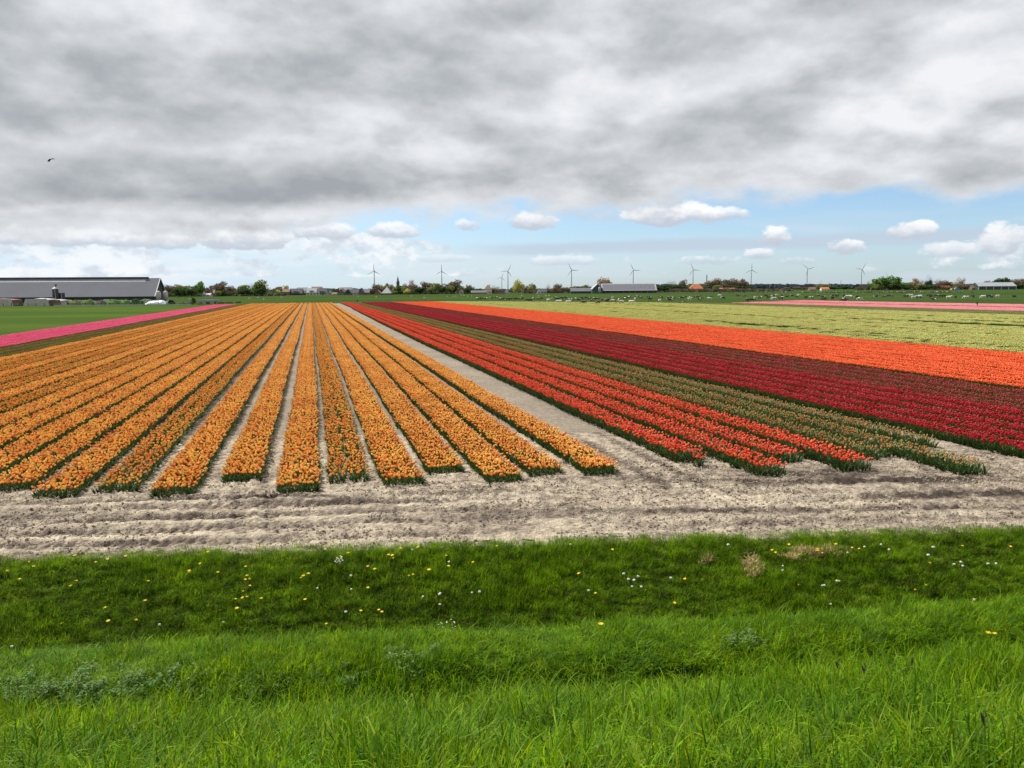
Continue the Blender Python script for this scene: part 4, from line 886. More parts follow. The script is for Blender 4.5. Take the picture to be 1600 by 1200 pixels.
# hamlet and farms
hs = [('bungalow', 'small flat bungalow with two white chimneylike walls left of the dark-roofed houses', 'house', 441, 452, 456, 452, 1075, 9, M['brick'], M['browntile'], 'x', dict(windows=2)),
 ('row_house', 'long house with dark slate roof, leftmost of the hamlet row', 'house', 452, 472, 458, 451, 1080, 10, M['darkwall'], M['slate'], 'x', dict(windows=4, door=True, dormer=True)),
 ('grey_house', 'grey-roofed house standing behind the dark slate one', 'house', 463, 479, 454, 449.3, 1110, 10, M['cream'], M['greyroof'], 'x', dict(windows=2)),
 ('modern_house', 'pale boxy house with a black window band under its roof', 'house', 479, 494, 457, 450.2, 1080, 11, M['cream'], M['paleroof'], 'x', dict(windows=3, wide_window=True)),
 ('brown_house', 'brown tiled roof rising behind the pale boxy house', 'house', 486, 502, 453, 448, 1115, 10, M['cream'], M['browntile'], 'x', dict(windows=2)),
 ('villa', 'slate-roofed villa with a wide white dormer window', 'house', 494, 512, 458, 450.3, 1075, 11, M['white'], M['slate'], 'x', dict(windows=4, dormer=True, hip=3.0, door=True)),
 ('annex', 'small grey house squeezed right of the dormer villa', 'house', 512, 519, 458, 452.5, 1080, 8, M['cream'], M['greyroof'], 'y', dict(windows=1)),
 ('low_barn', 'low sandy-coloured shed left of the pointed brick gable', 'shed', 519, 526, 459.5, 457, 1070, 8, M['cream'], M['browntile'], 'x', dict(windows=1)),
 ('brick_farmhouse', 'brick farmhouse with steep gable, left end of the second row', 'house', 527, 539, 458.5, 451.5, 1070, 16, M['redbrick'], M['greyroof'], 'y', dict(windows=3, chimney=True)),
 ('gabled_house', 'dark gabled house touching the brick farmhouse', 'house', 538, 549, 458.5, 452, 1068, 14, M['darkwall'], M['slate'], 'y', dict(windows=2)),
 ('long_house', 'house with long grey ridge behind the brick gable', 'house', 530, 549, 453, 449, 1110, 9, M['cream'], M['greyroof'], 'x', dict(windows=3)),
 ('slate_house', 'slate-roofed house with white lower front in the second row', 'house', 549, 560, 458, 451.5, 1072, 10, M['white'], M['slate'], 'x', dict(windows=3, door=True)),
 ('tall_gable_house', 'house with a tall narrow brown gable near the leftmost turbine', 'house', 560, 568, 458, 450, 1070, 12, M['brick'], M['greyroof'], 'y', dict(windows=2)),
 ('side_house', 'grey-roofed house right of the tall narrow brown gable', 'house', 567, 577, 457, 451.5, 1075, 10, M['brick'], M['greyroof'], 'x', dict(windows=2)),
 ('brick_barn', 'small red brick gable left of the white pyramid roof', 'barn', 584.5, 595, 459, 453, 1060, 12, M['redbrick'], M['browntile'], 'y', dict(windows=1)),
 ('pyramid_farmhouse', 'farmhouse with a big pale pyramid roof under the church spire', 'farmhouse', 596, 611, 458, 449, 1060, 16, M['darkwall'], M['paleroof'], 'x', dict(windows=2, hip=6.2)),
 ('red_roof_house', 'orange roof peeking through the trees right of the big brown tree', 'house', 717, 724, 455, 452, 1100, 8, M['white'], M['orangetile'], 'y', dict(windows=1)),
 ('grey_shed', 'low long grey-roofed house beside the stone turret roof', 'house', 736, 760, 457, 454, 1050, 9, M['redbrick'], M['greyroof'], 'x', dict(windows=5)),
 ('hip_roof_house', 'tall hip-roofed house with a pointed top behind the low grey house', 'house', 757, 768, 451.5, 445.5, 1080, 11, M['cream'], M['browntile'], 'x', dict(hip=4.0, windows=2, chimney=True)),
 ('twin_gable_house', 'left pale twin-gabled house below the turbine pair', 'house', 778, 788, 457, 451.5, 1040, 12, M['redbrick'], M['paleroof'], 'y', dict(windows=2)),
 ('twin_gable_annex', 'right pale twin-gabled house below the turbine pair', 'house', 787.5, 796, 457, 451.5, 1042, 12, M['white'], M['paleroof'], 'y', dict(windows=2)),
 ('white_house', 'white gabled cottage among bushes left of the low dark shed', 'house', 839, 846, 456, 450.5, 1010, 9, M['white'], M['slate'], 'y', dict(windows=1)),
 ('white_cottage', 'second white cottage with dark roof beside the bushes', 'house', 845, 854, 456, 451, 1015, 9, M['white'], M['slate'], 'x', dict(windows=2)),
 ('low_shed', 'low dark shed with grey roof left of the long solar barn', 'shed', 892, 925, 455, 450, 985, 16, M['greensheet'], M['greyroof'], 'x', dict(windows=0, door=True)),
 ('red_farmhouse', 'white farmhouse with large orange tiled hip roof', 'farmhouse', 1078, 1101, 452.5, 443.8, 1190, 16, M['white'], M['orangetile'], 'x', dict(windows=4, hip=7.0, chimney=True)),
 ('tiled_barn', 'low brown barn with orange tiled roof before the bare wood', 'barn', 1125, 1150, 454, 450, 1180, 10, M['brick'], M['orangetile'], 'x', dict(windows=4)),
 ('pink_cottage', 'small reddish cottage at the foot of the dune line', 'house', 1265, 1275, 452.5, 448.5, 1330, 9, M['redbrick'], M['browntile'], 'x', dict(windows=2)),
 ('yellow_house', 'cottage with orange roof and white front beside yellowish trees', 'house', 1284, 1296, 452, 448.5, 1330, 9, M['white'], M['orangetile'], 'x', dict(windows=3)),
 ('grey_cottage', 'tiny grey hut right of the tallest right-hand turbine', 'hut', 1351, 1359, 450.5, 447.5, 1360, 7, M['cream'], M['greyroof'], 'x', dict(windows=1)),
 ('brick_annex', 'small brown brick building attached left of the green open shed', 'shed', 1519, 1528.5, 450, 445.5, 1175, 9, M['brick'], M['browntile'], 'x', dict(windows=1)),
 ('cream_house', 'low cream cottage half hidden by the left hedge', 'house', 316, 328, 461, 458.5, 900, 9, M['cream'], M['paleroof'], 'x', dict(windows=2)),
 ('dark_farmhouse', 'dark brick farmhouse behind the left hedge', 'house', 318, 334, 458, 453, 930, 10, M['brick'], M['slate'], 'x', dict(windows=3)),
 ('terrace_house', 'long dark roof glimpsed between the left trees', 'house', 349, 368, 457, 452, 1000, 10, M['redbrick'], M['slate'], 'x', dict(windows=4)),
]
for nm, lab, cat, x0, x1, ye, yr, D, dep, wl, rf, ax, kw in hs: house(nm, lab, cat, x0, x1, ye, yr, D, dep, wl, rf, ax, **kw)
# long barn with solar roof
def solar_barn():
    D = 975; e, W2, he, hr = house('solar_barn', 'long dark barn with solar panel roof and pale edges behind the cows', 'barn', 941, 1026, 453.5, 443, D, 24, M['darkwall'], M['paleroof'], 'x', over=.6)
    sl = (hr-he)/12; n = 14
    for i in range(n):
        x0, x1 = -W2+1.2+(2*W2-2.4)*i/n, -W2+1.2+(2*W2-2.4)*(i+1)/n-.15; s = Soup(); s.add([(x0, .3, he+.3*sl+.22), (x1, .3, he+.3*sl+.22), (x1, 10.6, he+10.6*sl+.22), (x0, 10.6, he+10.6*sl+.22)], [(0, 1, 2, 3)]); obj('solar_panel', s, M['solar'], e)
    for i in range(9):
        x = -W2+2*W2*(i+.5)/9; s = Soup(); s.box(x-.12, x+.12, -.15, 0, 0, he-.3); obj('pillar', s, M['steel'], e)
    house('barn_wing', 'green gable wing with pale doors at the left end of the solar barn', 'barn', 925.5, 942, 451.5, 443.6, 968, 22, M['greensheet'], M['paleroof'], 'y', windows=3)
    p = at(937, 455, 962); q = empty('feed_bin', (p.x, p.y, 0)); tag(q, 'pale grey feed bin before the green wing of the solar barn', 'feed silo'); obj('bin', Soup().lathe([(.3, .8), (1.5, 2.6), (1.6, 7), (.3, 8), (0, 8)], 14), M['paleroof'], q, True)
solar_barn()
def open_shed():
    D = 1165; e, W2, he, hr = house('open_shed', 'dark green open-fronted shed with white frame at the right edge', 'shed', 1529.5, 1588, 446.7, 441.3, D, 20, M['greensheet'], M['paleroof'], 'x', over=.5)
    for i in range(6):
        x = -W2+2*W2*i/5; s = Soup(); s.box(x-.35, x+.35, -.3, -.02, 0, he); obj('pillar', s, M['white'], e)
    s = Soup(); s.box(-W2-.4, W2+.4, -.75, -.45, he-.7, he-.1); obj('beam', s, M['white'], e)
open_shed()
# blue tarpaulin shelter and small farm clutter near the right
def tarp(px, D, w, h, c, label):
    p = at(px, 452, D); e = empty('tarpaulin_shelter', (p.x, D, 0)); tag(e, label, 'shelter'); s = Soup(); v = []; n = 9
    for y in (0, 3):
        for i in range(n): a = math.pi*i/(n-1); v.append((-w*math.cos(a), y, h*math.sin(a)))
    s.add(v, [(i, i+1, n+i+1, n+i) for i in range(n-1)]); obj('cover', s, plain('tarp', c, .5, .1, 1), e, True)
    s = Soup(); s.add([v[i] for i in range(n)], [tuple(range(n))]); obj('front', s, plain('tarp_front', tuple(k*.7 for k in c), .6, .1, 1), e)
tarp(1496, 1150, 4.2, 3.6, (.12, .28, .55), 'low blue tarpaulin shelter before the brown-leaved trees')
tarp(1489, 1148, 2.6, 2.4, (.55, .22, .08), 'small orange tarpaulin beside the blue shelter')

# ------------------------------------------------------------------ trees
def crown_mesh(kind, v):
    spec = {'green': ((.030, .062, .014), (.075, .13, .03), 800, .10), 'dark': ((.014, .026, .010), (.035, .055, .02), 800, .10), 'olive': ((.05, .06, .018), (.13, .135, .045), 760, .09),
            'brown': ((.045, .034, .024), (.115, .088, .062), 900, .075), 'yellow': ((.13, .14, .03), (.26, .25, .07), 700, .09), 'bare': ((.05, .038, .03), (.11, .085, .065), 520, .034), 'rust': ((.10, .055, .03), (.2, .115, .06), 650, .06)}[kind]
    c0, c1, n, q = spec; s = Soup(); r = np.random.default_rng(100+v*7+sum(map(ord, kind)))
    lob = [(r.uniform(-.28, .28), r.uniform(-.28, .28), r.uniform(.42, .80), r.uniform(.16, .28)) for _ in range(7)]+[(0, 0, .6, .34), (.1, 0, .42, .3), (-.14, 0, .4, .28)]
    for i in range(n):
        lx, ly, lz, lr = lob[r.integers(len(lob))]; d = r.normal(0, 1, 3); d /= np.linalg.norm(d); rr = lr*r.uniform(.45, 1.0)**.6
        p = np.array([lx+d[0]*rr, ly+d[1]*rr, min(1.0, max(.06, lz+d[2]*rr*.85))]); a = r.normal(0, 1, 3); a /= np.linalg.norm(a); b = np.cross(a, d+1e-3); b /= np.linalg.norm(b)
        sz = q*r.uniform(.5, 1.1); w = r.random(); c = np.array(c0)*(1-w)+np.array(c1)*w
        if kind == 'bare': s.add([p, p+a*sz*3.2+b*.006, p+a*sz*3.2-b*.006+d*.01], [(0, 1, 2)], c)
        else: s.add([p-a*sz*.6, p+b*sz*.5, p+a*sz*.7, p-b*sz*.45], [(0, 1, 2, 3)], c)
    return s.mesh('crown', M['crown'], False, True)
CR = {(kd, v): crown_mesh(kd, v) for kd in ('green', 'dark', 'olive', 'brown', 'yellow', 'bare', 'rust') for v in range(3)}
M['bark'] = plain('bark', (.07, .055, .045), .9)
def trunk_mesh(v):
    r = np.random.default_rng(v); s = Soup().tube([(0, 0, -.03), (.005, 0, .2), (-.01, .01, .45), (.01, 0, .75)], [.032, .024, .016, .005], 6)
    for k2 in range(7):
        z = r.uniform(.2, .5); a = r.uniform(0, 6.28); l_ = r.uniform(.2, .38); s.tube([(0, 0, z), (l_*.5*math.cos(a), l_*.5*math.sin(a), z+l_*.5), (l_*math.cos(a), l_*math.sin(a), z+l_*.95)], [.012, .008, .003], 4, cap=False)
    return s.mesh('trunk', M['bark'])
TR = [trunk_mesh(v) for v in range(3)]
KL = {'green': 'fresh green tree', 'dark': 'dark bushy tree', 'olive': 'olive green tree', 'brown': 'brown budding tree', 'yellow': 'yellow-green tree', 'bare': 'bare tree', 'rust': 'rust-brown tree'}
def tree(px, ty, wpx, kind, D, label=None, group=None):
    p = at(px, ty, D); h = p.z; w = wpx*D/F; v = int(rng.integers(0, 3)); e = empty('broadleaf_tree' if kind != 'dark' else 'evergreen_tree', (p.x, D, 0), rng.uniform(0, 6.28))
    c = link('crown', CR[(kind, v)], e); c.scale = (w*1.35, w*1.35, h*1.13); t = link('trunk', TR[v], e); t.scale = (w, w, h)
    tag(e, label or '%s in the line of trees on the horizon' % KL[kind], 'tree', group)
T_ = []
def seg(name, L): 
    for i, (px, ty, w, kd, D) in enumerate(L): T_.append((name, px, ty, w, kd, D))
seg('behind the left meadow beside the long barn', [(262, 446, 17, 'brown', 900), (272, 445.5, 16, 'brown', 930), (282, 447, 16, 'olive', 880), (293, 447.5, 16, 'olive', 880), (278, 451, 18, 'dark', 800), (298, 452, 15, 'dark', 790), (290, 452, 14, 'dark', 810), (303, 448, 13, 'olive', 900), (311.5, 440, 15, 'green', 900), (325, 449, 14, 'brown', 920), (334, 445, 16, 'brown', 960), (344, 441, 20, 'brown', 970), (356, 447, 15, 'brown', 1000), (346, 454, 12, 'dark', 900), (340, 455, 12, 'olive', 880)])
seg('right of the low dark farmhouse', [(363, 450, 12, 'brown', 1000), (374, 447.5, 12, 'olive', 990), (384, 446, 15, 'olive', 960), (378, 452, 14, 'dark', 940), (390, 452, 14, 'dark', 930), (393.5, 440.5, 11, 'bare', 950), (407.5, 439, 24, 'olive', 930), (402, 444, 14, 'green', 925), (408, 450, 18, 'dark', 920), (397, 451, 14, 'dark', 940), (421, 455, 12, 'dark', 980), (428, 456, 10, 'dark', 1000), (418, 448, 8, 'bare', 990)])
seg('left of the hamlet houses', [(434, 452, 10, 'yellow', 1030), (433, 448.5, 12, 'brown', 1060), (447, 447, 9, 'yellow', 1100), (437, 448.5, 10, 'olive', 1090), (441, 459, 8, 'dark', 1030), (476, 458, 6, 'dark', 1060), (505, 459, 6, 'dark', 1060), (519, 455, 8, 'dark', 1090), (524, 451.5, 12, 'dark', 1150)])
seg('round the foot of the church spire', [(580, 452, 12, 'brown', 1090), (590, 444.5, 20, 'brown', 1100), (597, 446, 14, 'olive', 1110), (610, 443.5, 14, 'brown', 1120), (605, 448, 14, 'olive', 1100), (618, 448, 14, 'olive', 1090), (627, 447, 16, 'dark', 1090), (633, 449, 14, 'olive', 1080), (619, 455, 9, 'olive', 1060), (626, 455, 12, 'dark', 1060), (637, 452, 11, 'yellow', 1050)])
seg('between the church spire and the second turbine', [(642, 438.5, 9, 'rust', 1100), (638, 444, 12, 'brown', 1110), (650, 444.5, 15, 'brown', 1090), (655, 449, 18, 'dark', 1060), (664, 441, 15, 'brown', 1090), (673, 442, 13, 'brown', 1100), (680, 443.5, 17, 'olive', 1070), (672, 449, 14, 'olive', 1055), (690, 449, 14, 'dark', 1060), (696, 444, 15, 'brown', 1080), (703, 447, 14, 'olive', 1070), (710, 438.5, 21, 'brown', 1090), (706, 446, 16, 'dark', 1080), (722, 447, 12, 'olive', 1120), (730, 450, 12, 'dark', 1100)])
seg('near the low grey-roofed house', [(735, 445.5, 14, 'brown', 1130), (747, 451, 10, 'dark', 1130), (754, 452, 9, 'dark', 1120), (769, 450, 12, 'brown', 1100), (776, 444.5, 12, 'bare', 1110), (765, 447, 9, 'bare', 1120)])
seg('between the turbine pair and the dark shed', [(801, 449, 9, 'brown', 1080), (810.5, 438.8, 15, 'yellow', 1020), (806, 446, 10, 'yellow', 1020), (822, 447, 8, 'brown', 1060), (832, 444, 14, 'olive', 1030), (829, 449, 12, 'olive', 1010), (828, 454, 14, 'brown', 1000), (856, 444, 8, 'bare', 1060), (866, 449, 11, 'brown', 1000), (871, 444.3, 14, 'brown', 1010), (879, 449, 14, 'brown', 1000), (888, 449, 12, 'brown', 1010), (895, 447.5, 12, 'brown', 1060), (905, 447.5, 12, 'dark', 1060), (915, 446, 12, 'olive', 1060), (922, 447, 10, 'brown', 1060)])
seg('behind the long solar barn', [(935, 437, 13, 'rust', 1060), (944, 434, 17, 'rust', 1060), (949, 436, 12, 'brown', 1070), (1023, 442.5, 9, 'bare', 1150), (1032, 448, 12, 'dark', 1100), (1038, 446, 12, 'dark', 1100)])
seg('left of the orange-roofed farmhouse', [(1045, 438.5, 13, 'bare', 1200), (1044, 445, 16, 'dark', 1190), (1054, 438, 12, 'bare', 1200), (1056, 446, 16, 'dark', 1190), (1066, 437.5, 12, 'brown', 1200), (1066, 447, 16, 'dark', 1190), (1076, 446, 12, 'olive', 1210), (1040, 449, 14, 'dark', 1150)])
seg('in the big bare wood right of the chimney stack', [(1099, 444, 14, 'brown', 1260), (1108, 439.5, 18, 'brown', 1250), (1118, 438, 18, 'brown', 1240), (1130, 435.8, 21, 'brown', 1240), (1142, 436.2, 20, 'brown', 1240), (1153, 437, 20, 'brown', 1250), (1163, 440, 18, 'brown', 1250), (1170, 446, 14, 'dark', 1250), (1106, 447, 16, 'dark', 1230), (1156, 447, 16, 'dark', 1200), (1166, 447, 16, 'dark', 1200), (1143, 446, 18, 'dark', 1210), (1122, 446, 16, 'olive', 1210), (1176, 449, 12, 'dark', 1240)])
seg('along the foot of the dune line', [(1228, 449, 12, 'brown', 1370), (1246, 448, 12, 'brown', 1380), (1256, 449, 12, 'brown', 1380), (1279, 446, 11, 'olive', 1370), (1291, 444.5, 14, 'olive', 1380), (1284, 441.5, 7, 'bare', 1390), (1305, 448, 12, 'dark', 1370), (1320, 447, 14, 'dark', 1380), (1359, 438, 8, 'bare', 1400)])
seg('in the tall green clump on the right', [(1366, 442, 14, 'green', 1230), (1374, 434.5, 21, 'green', 1220), (1383, 436, 16, 'green', 1230), (1396, 432.2, 19, 'green', 1220), (1402, 436, 14, 'olive', 1230), (1410, 440, 16, 'green', 1240), (1371, 444, 14, 'olive', 1210), (1392, 444, 18, 'dark', 1210), (1405, 445, 16, 'dark', 1210), (1421, 442, 15, 'olive', 1250), (1416, 447, 14, 'dark', 1220)])
seg('between the green clump and the green open shed', [(1431, 435, 12, 'rust', 1300), (1427, 441, 12, 'brown', 1280), (1438, 435, 12, 'bare', 1300), (1437, 444, 14, 'olive', 1250), (1452.5, 431, 7, 'bare', 1280), (1452, 438.5, 10, 'dark', 1270), (1451, 445, 14, 'dark', 1260), (1445, 448, 12, 'dark', 1250), (1469, 434, 17, 'bare', 1280), (1466, 442, 14, 'brown', 1260), (1475, 439, 16, 'brown', 1250), (1483, 440.5, 14, 'brown', 1250), (1478, 446, 16, 'rust', 1220), (1494, 436, 11, 'bare', 1270), (1494, 441, 12, 'yellow', 1270), (1503, 434, 10, 'rust', 1270), (1501, 443, 12, 'brown', 1240), (1512, 444, 12, 'brown', 1240), (1509, 448, 10, 'dark', 1230)])
seg('behind the green open shed at the right edge', [(1540, 439, 11, 'brown', 1320), (1558, 437, 12, 'dark', 1320), (1566, 434.5, 16, 'dark', 1320), (1575, 437, 12, 'dark', 1320), (1588, 437, 14, 'brown', 1290), (1597, 436, 18, 'brown', 1290), (1593, 444, 16, 'dark', 1240), (1606, 437, 16, 'brown', 1300)])
cnt = {}
for T in T_: cnt[(T[0], T[4])] = cnt.get((T[0], T[4]), 0)+1
seen = {}
for nm, px, ty, w, kd, D in T_:
    k2 = (nm, kd); seen[k2] = seen.get(k2, 0)+1; n = cnt[k2]
    pre = '' if n == 1 else ('%s ' % (['leftmost', 'second']+['%s' % q for q in ORD[2:]])[seen[k2]-1])
    tree(px, ty, w, kd, D, ('%s%s %s' % (pre, KL[kd], nm)), 'trees on the horizon')
# distant woods and dunes: read as one dark mass
def woods(name, label, x0, x1, D, ty, amp, c, seed, kind='stuff'):
    s = Soup(); N = int((x1-x0)*1.3); P = []
    for i in range(N):
        px = x0+(x1-x0)*i/N; t = at(px, ty-amp*vnoise(np.array([px*.11]), np.array([seed*3.3]), seed)[0]-.8*rng.random(), D); b = D*2.2/F
        for k2 in range(5):
            z = t.z*rng.uniform(.15, 1); x = t.x+rng.normal(0, b*.4); y = D+rng.uniform(0, 60); q = D*.0026*rng.uniform(.6, 1.5); a = rng.uniform(0, 6.28); w = rng.random()
            s.add([(x-q, y, z-q), (x+q*math.cos(a)*.6, y+q*math.sin(a), z-q*.4), (x+q, y+q*.2, z+q*.4), (x-q*.3, y, z+q*.5)], [(0, 1, 2, 3)], np.array(c)*(.7+.6*w))
    # solid core so that no sky shows low down
    n = max(8, int((x1-x0)/4)); v = []
    for i in range(n+1):
        px = x0+(x1-x0)*i/n; t = at(px, ty-amp*.8*vnoise(np.array([px*.11]), np.array([seed*3.3]), seed)[0], D+10); v += [(t.x, D+30, -1), (t.x, D+34, t.z*.93), (t.x, D+60, -1)]
    f = []
    for i in range(n): f += [(3*i, 3*i+3, 3*i+4, 3*i+1), (3*i+1, 3*i+4, 3*i+5, 3*i+2)]
    s.add(v, f, np.array(c)*.85)
    tag(obj(name, s, M['crown'], None, False, True), label, 'wood', kind=kind)
woods('distant_woods', 'hazy low woods behind the houses on the left and middle', -120, 960, 1500, 455.0, 2.6, (.050, .056, .050), 3)
woods('dune_woods', 'dark bluish wooded dunes far away on the right', 1000, 1750, 2000, 446.8, 2.2, (.028, .038, .042), 5)
woods('left_hedge', 'brown and green hedge beyond the left barn', 255, 430, 960, 459.0, 3.0, (.050, .050, .03), 8)
woods('farm_hedge', 'bare brown hedge between the houses and the dark shed', 820, 1240, 1120, 454, 1.6, (.056, .047, .036), 9)
woods('village_hedge', 'green and brown hedge under the church', 575, 780, 1110, 456.5, 3.0, (.045, .05, .028), 10)
woods('right_hedge', 'brown hedge among the right farms', 1360, 1700, 1290, 449.2, 2.0, (.048, .045, .032), 12)
# bushes and rough banks in the farmyard
def bush(px, ty, by, wpx, D, c, label, name='bush'):
    p = at(px, ty, D); b = at(px, by, D); w = wpx*D/F/2; h = max(.8, p.z); e = Soup(); n = 160
    for i in range(n):
        d = rng.normal(0, 1, 3); d /= np.linalg.norm(d); rr = rng.uniform(.6, 1)**.5; q = .16*min(w, h)*rng.uniform(.6, 1.4)+.05; o = np.array([d[0]*w*rr, d[1]*h*rr*.8, abs(d[2])*h*rr])
        a = rng.normal(0, 1, 3); a /= np.linalg.norm(a); bb = np.cross(a, d); bb /= np.linalg.norm(bb)+1e-6; e.add([o-a*q, o+bb*q*.7, o+a*q, o-bb*q*.7], [(0, 1, 2, 3)], jit(c, .45))
    e.lathe([(w*.9, -.1), (w*.8, h*.4), (w*.4, h*.78), (0, h*.85)], 10, np.array(c)*.8)
    tag(obj(name, e, M['crown'], None, False, True, (p.x, D, 0)), label, 'bush')
for i, (px, ty, w, c, lab) in enumerate(((28, 467.5, 14, (.05, .075, .03), 'round green bush between the two pale clamps'), (100, 467.5, 16, (.075, .11, .035), 'grassy mound just right of the silos'), (118, 468.5, 22, (.09, .11, .045), 'pale green weedy mound right of the silos'), (138, 467.5, 20, (.085, .12, .04), 'green mound below the middle of the long barn'), (158, 469, 18, (.09, .08, .06), 'brownish rubble mound below the long barn'), (178, 467.5, 22, (.07, .13, .035), 'bright green mound below the long barn'), (196, 467.5, 18, (.09, .15, .04), 'light green mound left of the dark bush'), (212, 466.5, 14, (.03, .06, .02), 'dark green bush left of the plastic covered heap'), (220, 469, 12, (.05, .085, .03), 'green bush touching the plastic covered heap'))):
    bush(px, ty, 476, w, 360+i*.7, c, lab, 'mound' if 'mound' in lab else 'bush')
for i, (px, ty, w, D, c, lab) in enumerate(((268, 470, 12, 380, (.045, .04, .03), 'dark scrub at the right foot of the barn end'), (284, 471.5, 14, 372, (.07, .065, .045), 'brown scrub before the left meadow trees'), (297, 471, 12, 368, (.06, .055, .04), 'grey brown scrub left of the wooden crates'), (302, 464, 7, 395, (.02, .04, .015), 'small dark round bush standing alone in the pasture'), (312, 473, 10, 362, (.06, .05, .04), 'brown scrub at the end of the farmyard fence'), (345, 471.5, 12, 385, (.03, .035, .02), 'low dark scrub left of the far end of the pink beds'), (357, 471.5, 14, 392, (.035, .045, .02), 'low dark scrub above the far end of the pink beds'), (372, 472.3, 10, 400, (.03, .045, .02), 'last low dark scrub on the field edge'))):
    bush(px, ty, 477, w, D, c, lab, 'scrub')
def cart(px, D, label):
    p = at(px, 468, D); e = empty('farm_trailer', (p.x, D, 0)); tag(e, label, 'trailer'); s = Soup(); s.box(-3.2, 3.2, -1.1, 1.1, 1.0, 2.0); obj('body', s, M['steel'], e); s = Soup(); s.box(-3.3, 3.3, -1.2, 1.2, .85, 1.0); obj('chassis', s, M['darkwall'], e)
    for x in (-2, 2): s = Soup(); s.tube([(x, -1.3, .45), (x, -.95, .45)], .45, 12); obj('wheel', s, M['black'], e)
cart(321, 372, 'low grey farm trailer parked at the edge of the pasture'); cart(331, 376, 'second farm trailer parked right of the low grey one')
bm2 = plain('bank_turf', (.07, .12, .035), .9, .2, .5)
s = Soup(); n = 30; v = []
for i in range(n+1):
    x = at(95, 470, 366).x+(at(262, 470, 366).x-at(95, 470, 366).x)*i/n; h = 1.9+.5*math.sin(i*1.7)+.3*math.sin(i*.6); v += [(x, 364, -.1), (x, 367.5, h), (x, 372, h*.9), (x, 375, -.1)]
s.add(v, [(4*i+j, 4*i+4+j, 4*i+5+j, 4*i+1+j) for i in range(n) for j in range(3)]); tag(obj('farmyard_bank', s, bm2), kind='structure')

# ------------------------------------------------------------------ cows
def cowmat(name, th):
    mt, g, bs, out = newmat(name); v = g.n('ShaderNodeTexCoord').outputs['Object']; oi = g.n('ShaderNodeObjectInfo').outputs['Random']
    vv = g.n('ShaderNodeVectorMath', operation='ADD'); g.put(vv.inputs[0], v); g.put(vv.inputs[1], g.xyz(g.m('MULTIPLY', oi, 37.0), g.m('MULTIPLY', oi, 11.0), 0.0))
    n = g.noise(vv.outputs[0], 1.15, 2, .4); c = g.mix(g.ss(n, th-.015, th+.015), (.022, .019, .017), (.66, .63, .56)); g.put(bs.inputs['Base Color'], c); bs.inputs['Roughness'].default_value = .8; return mt
CM = {'black': cowmat('black_coat', .63), 'pied': cowmat('pied_coat', .59), 'white': cowmat('white_coat', .40)}
def cow_mesh(pose):
    s = Soup(); lie = pose == 'lying'; dz = -.72 if lie else 0
    body = [(-1.02, 1.22, .06), (-.98, 1.20, .24), (-.78, 1.08, .33), (-.3, 1.02, .37), (.2, 1.0, .38), (.6, 1.06, .34), (.85, 1.16, .26)]
    neck = [(1.15, 1.02, .17), (1.36, .72, .13), (1.5, .45, .12)] if pose == 'grazing' else [(1.08, 1.36, .19), (1.28, 1.52, .14), (1.38, 1.56, .12)]
    head_ = [(1.58, .26, .11), (1.66, .10, .075)] if pose == 'grazing' else [(1.62, 1.46, .11), (1.80, 1.36, .075)]
    s.tube([(x, 0, z+dz) for x, z, r in body+neck+head_], [r for x, z, r in body+neck+head_], 9)
    if lie:
        for x in (-.7, .55):
            for y in (-.3, .3): s.tube([(x, y, .22), (x+.25, y*1.4, .12), (x+.5, y*1.3, .07)], [.13, .08, .05], 6)
    else:
        for x in (-.80, .62):
            for y in (-.2, .2): s.tube([(x, y, .95), (x-.04*(x < 0), y, .55), (x+.05, y, .28), (x+.02, y, .0)], [.16, .085, .06, .065], 6)
        s.tube([(-.55, 0, .78), (-.5, 0, .62)], [.14, .10], 7)
    s.tube([(-1.02, 0, 1.3+dz), (-1.12, 0, 1.05+dz), (-1.13, 0, .55+dz*.4)], [.035, .02, .05], 5)
    hx, hz = (1.52, .42) if pose == 'grazing' else (1.46, 1.62)
    for y in (-1, 1): s.tube([(hx, y*.08, hz+dz), (hx-.05, y*.25, hz+.03+dz)], [.05, .02], 4)
    return s
CW = {(p, c): cow_mesh(p).mesh('cow', CM[c], True) for p in ('grazing', 'standing', 'lying') for c in CM}
def cow(px, by, c, pose=None, big=1.0, where='', grp=''):
    d = ray(px, by); 
    if d.z > -.0004: return
    t = -H/d.z; x, y = d.x*t, d.y*t
    pose = pose or rng.choice(['grazing', 'grazing', 'grazing', 'standing']); a = rng.choice([0, math.pi])+rng.normal(0, .6)
    o = link('cow', CW[(pose, c)], None, (x, y, -.05)); o.rotation_euler = (0, 0, a); o.scale = (big,)*3
    if pose == 'lying': o.location.z = -.05
    w = {'black': 'black', 'pied': 'black and white', 'white': 'white'}[c]
    tag(o, '%s cow %s %s' % (w, pose, where), 'cow', '%s %s cows %s' % (w, pose, grp))
def cows(L, ox, sc, where, grp, dy=0):
    for it in L:
        x, y = it[0], it[1]; c = it[2] if len(it) > 2 else rng.choice(['black', 'pied', 'pied']); pose = it[3] if len(it) > 3 else None
        cow(ox+x/sc, 400+(y+dy)/sc, c, pose, 1.0, where, grp)
w_ = 'white'
cows([(1340, 395), (1370, 393), (1400, 393), (1420, 395), (1470, 390), (1515, 385), (1555, 398), (1590, 400)], 520, 5.926, 'in the pasture left of the turbine pair', 'left of the turbine pair', 10)
cows([(15, 397), (80, 400), (110, 398), (150, 395), (180, 393), (205, 393), (265, 412), (290, 412), (310, 395), (365, 395), (385, 392), (460, 412, w_), (525, 385), (535, 398), (555, 425, w_), (580, 390), (615, 385), (645, 430, w_), (660, 410)], 780, 5.926, 'in the pasture below the low dark shed', 'below the dark shed', 12)
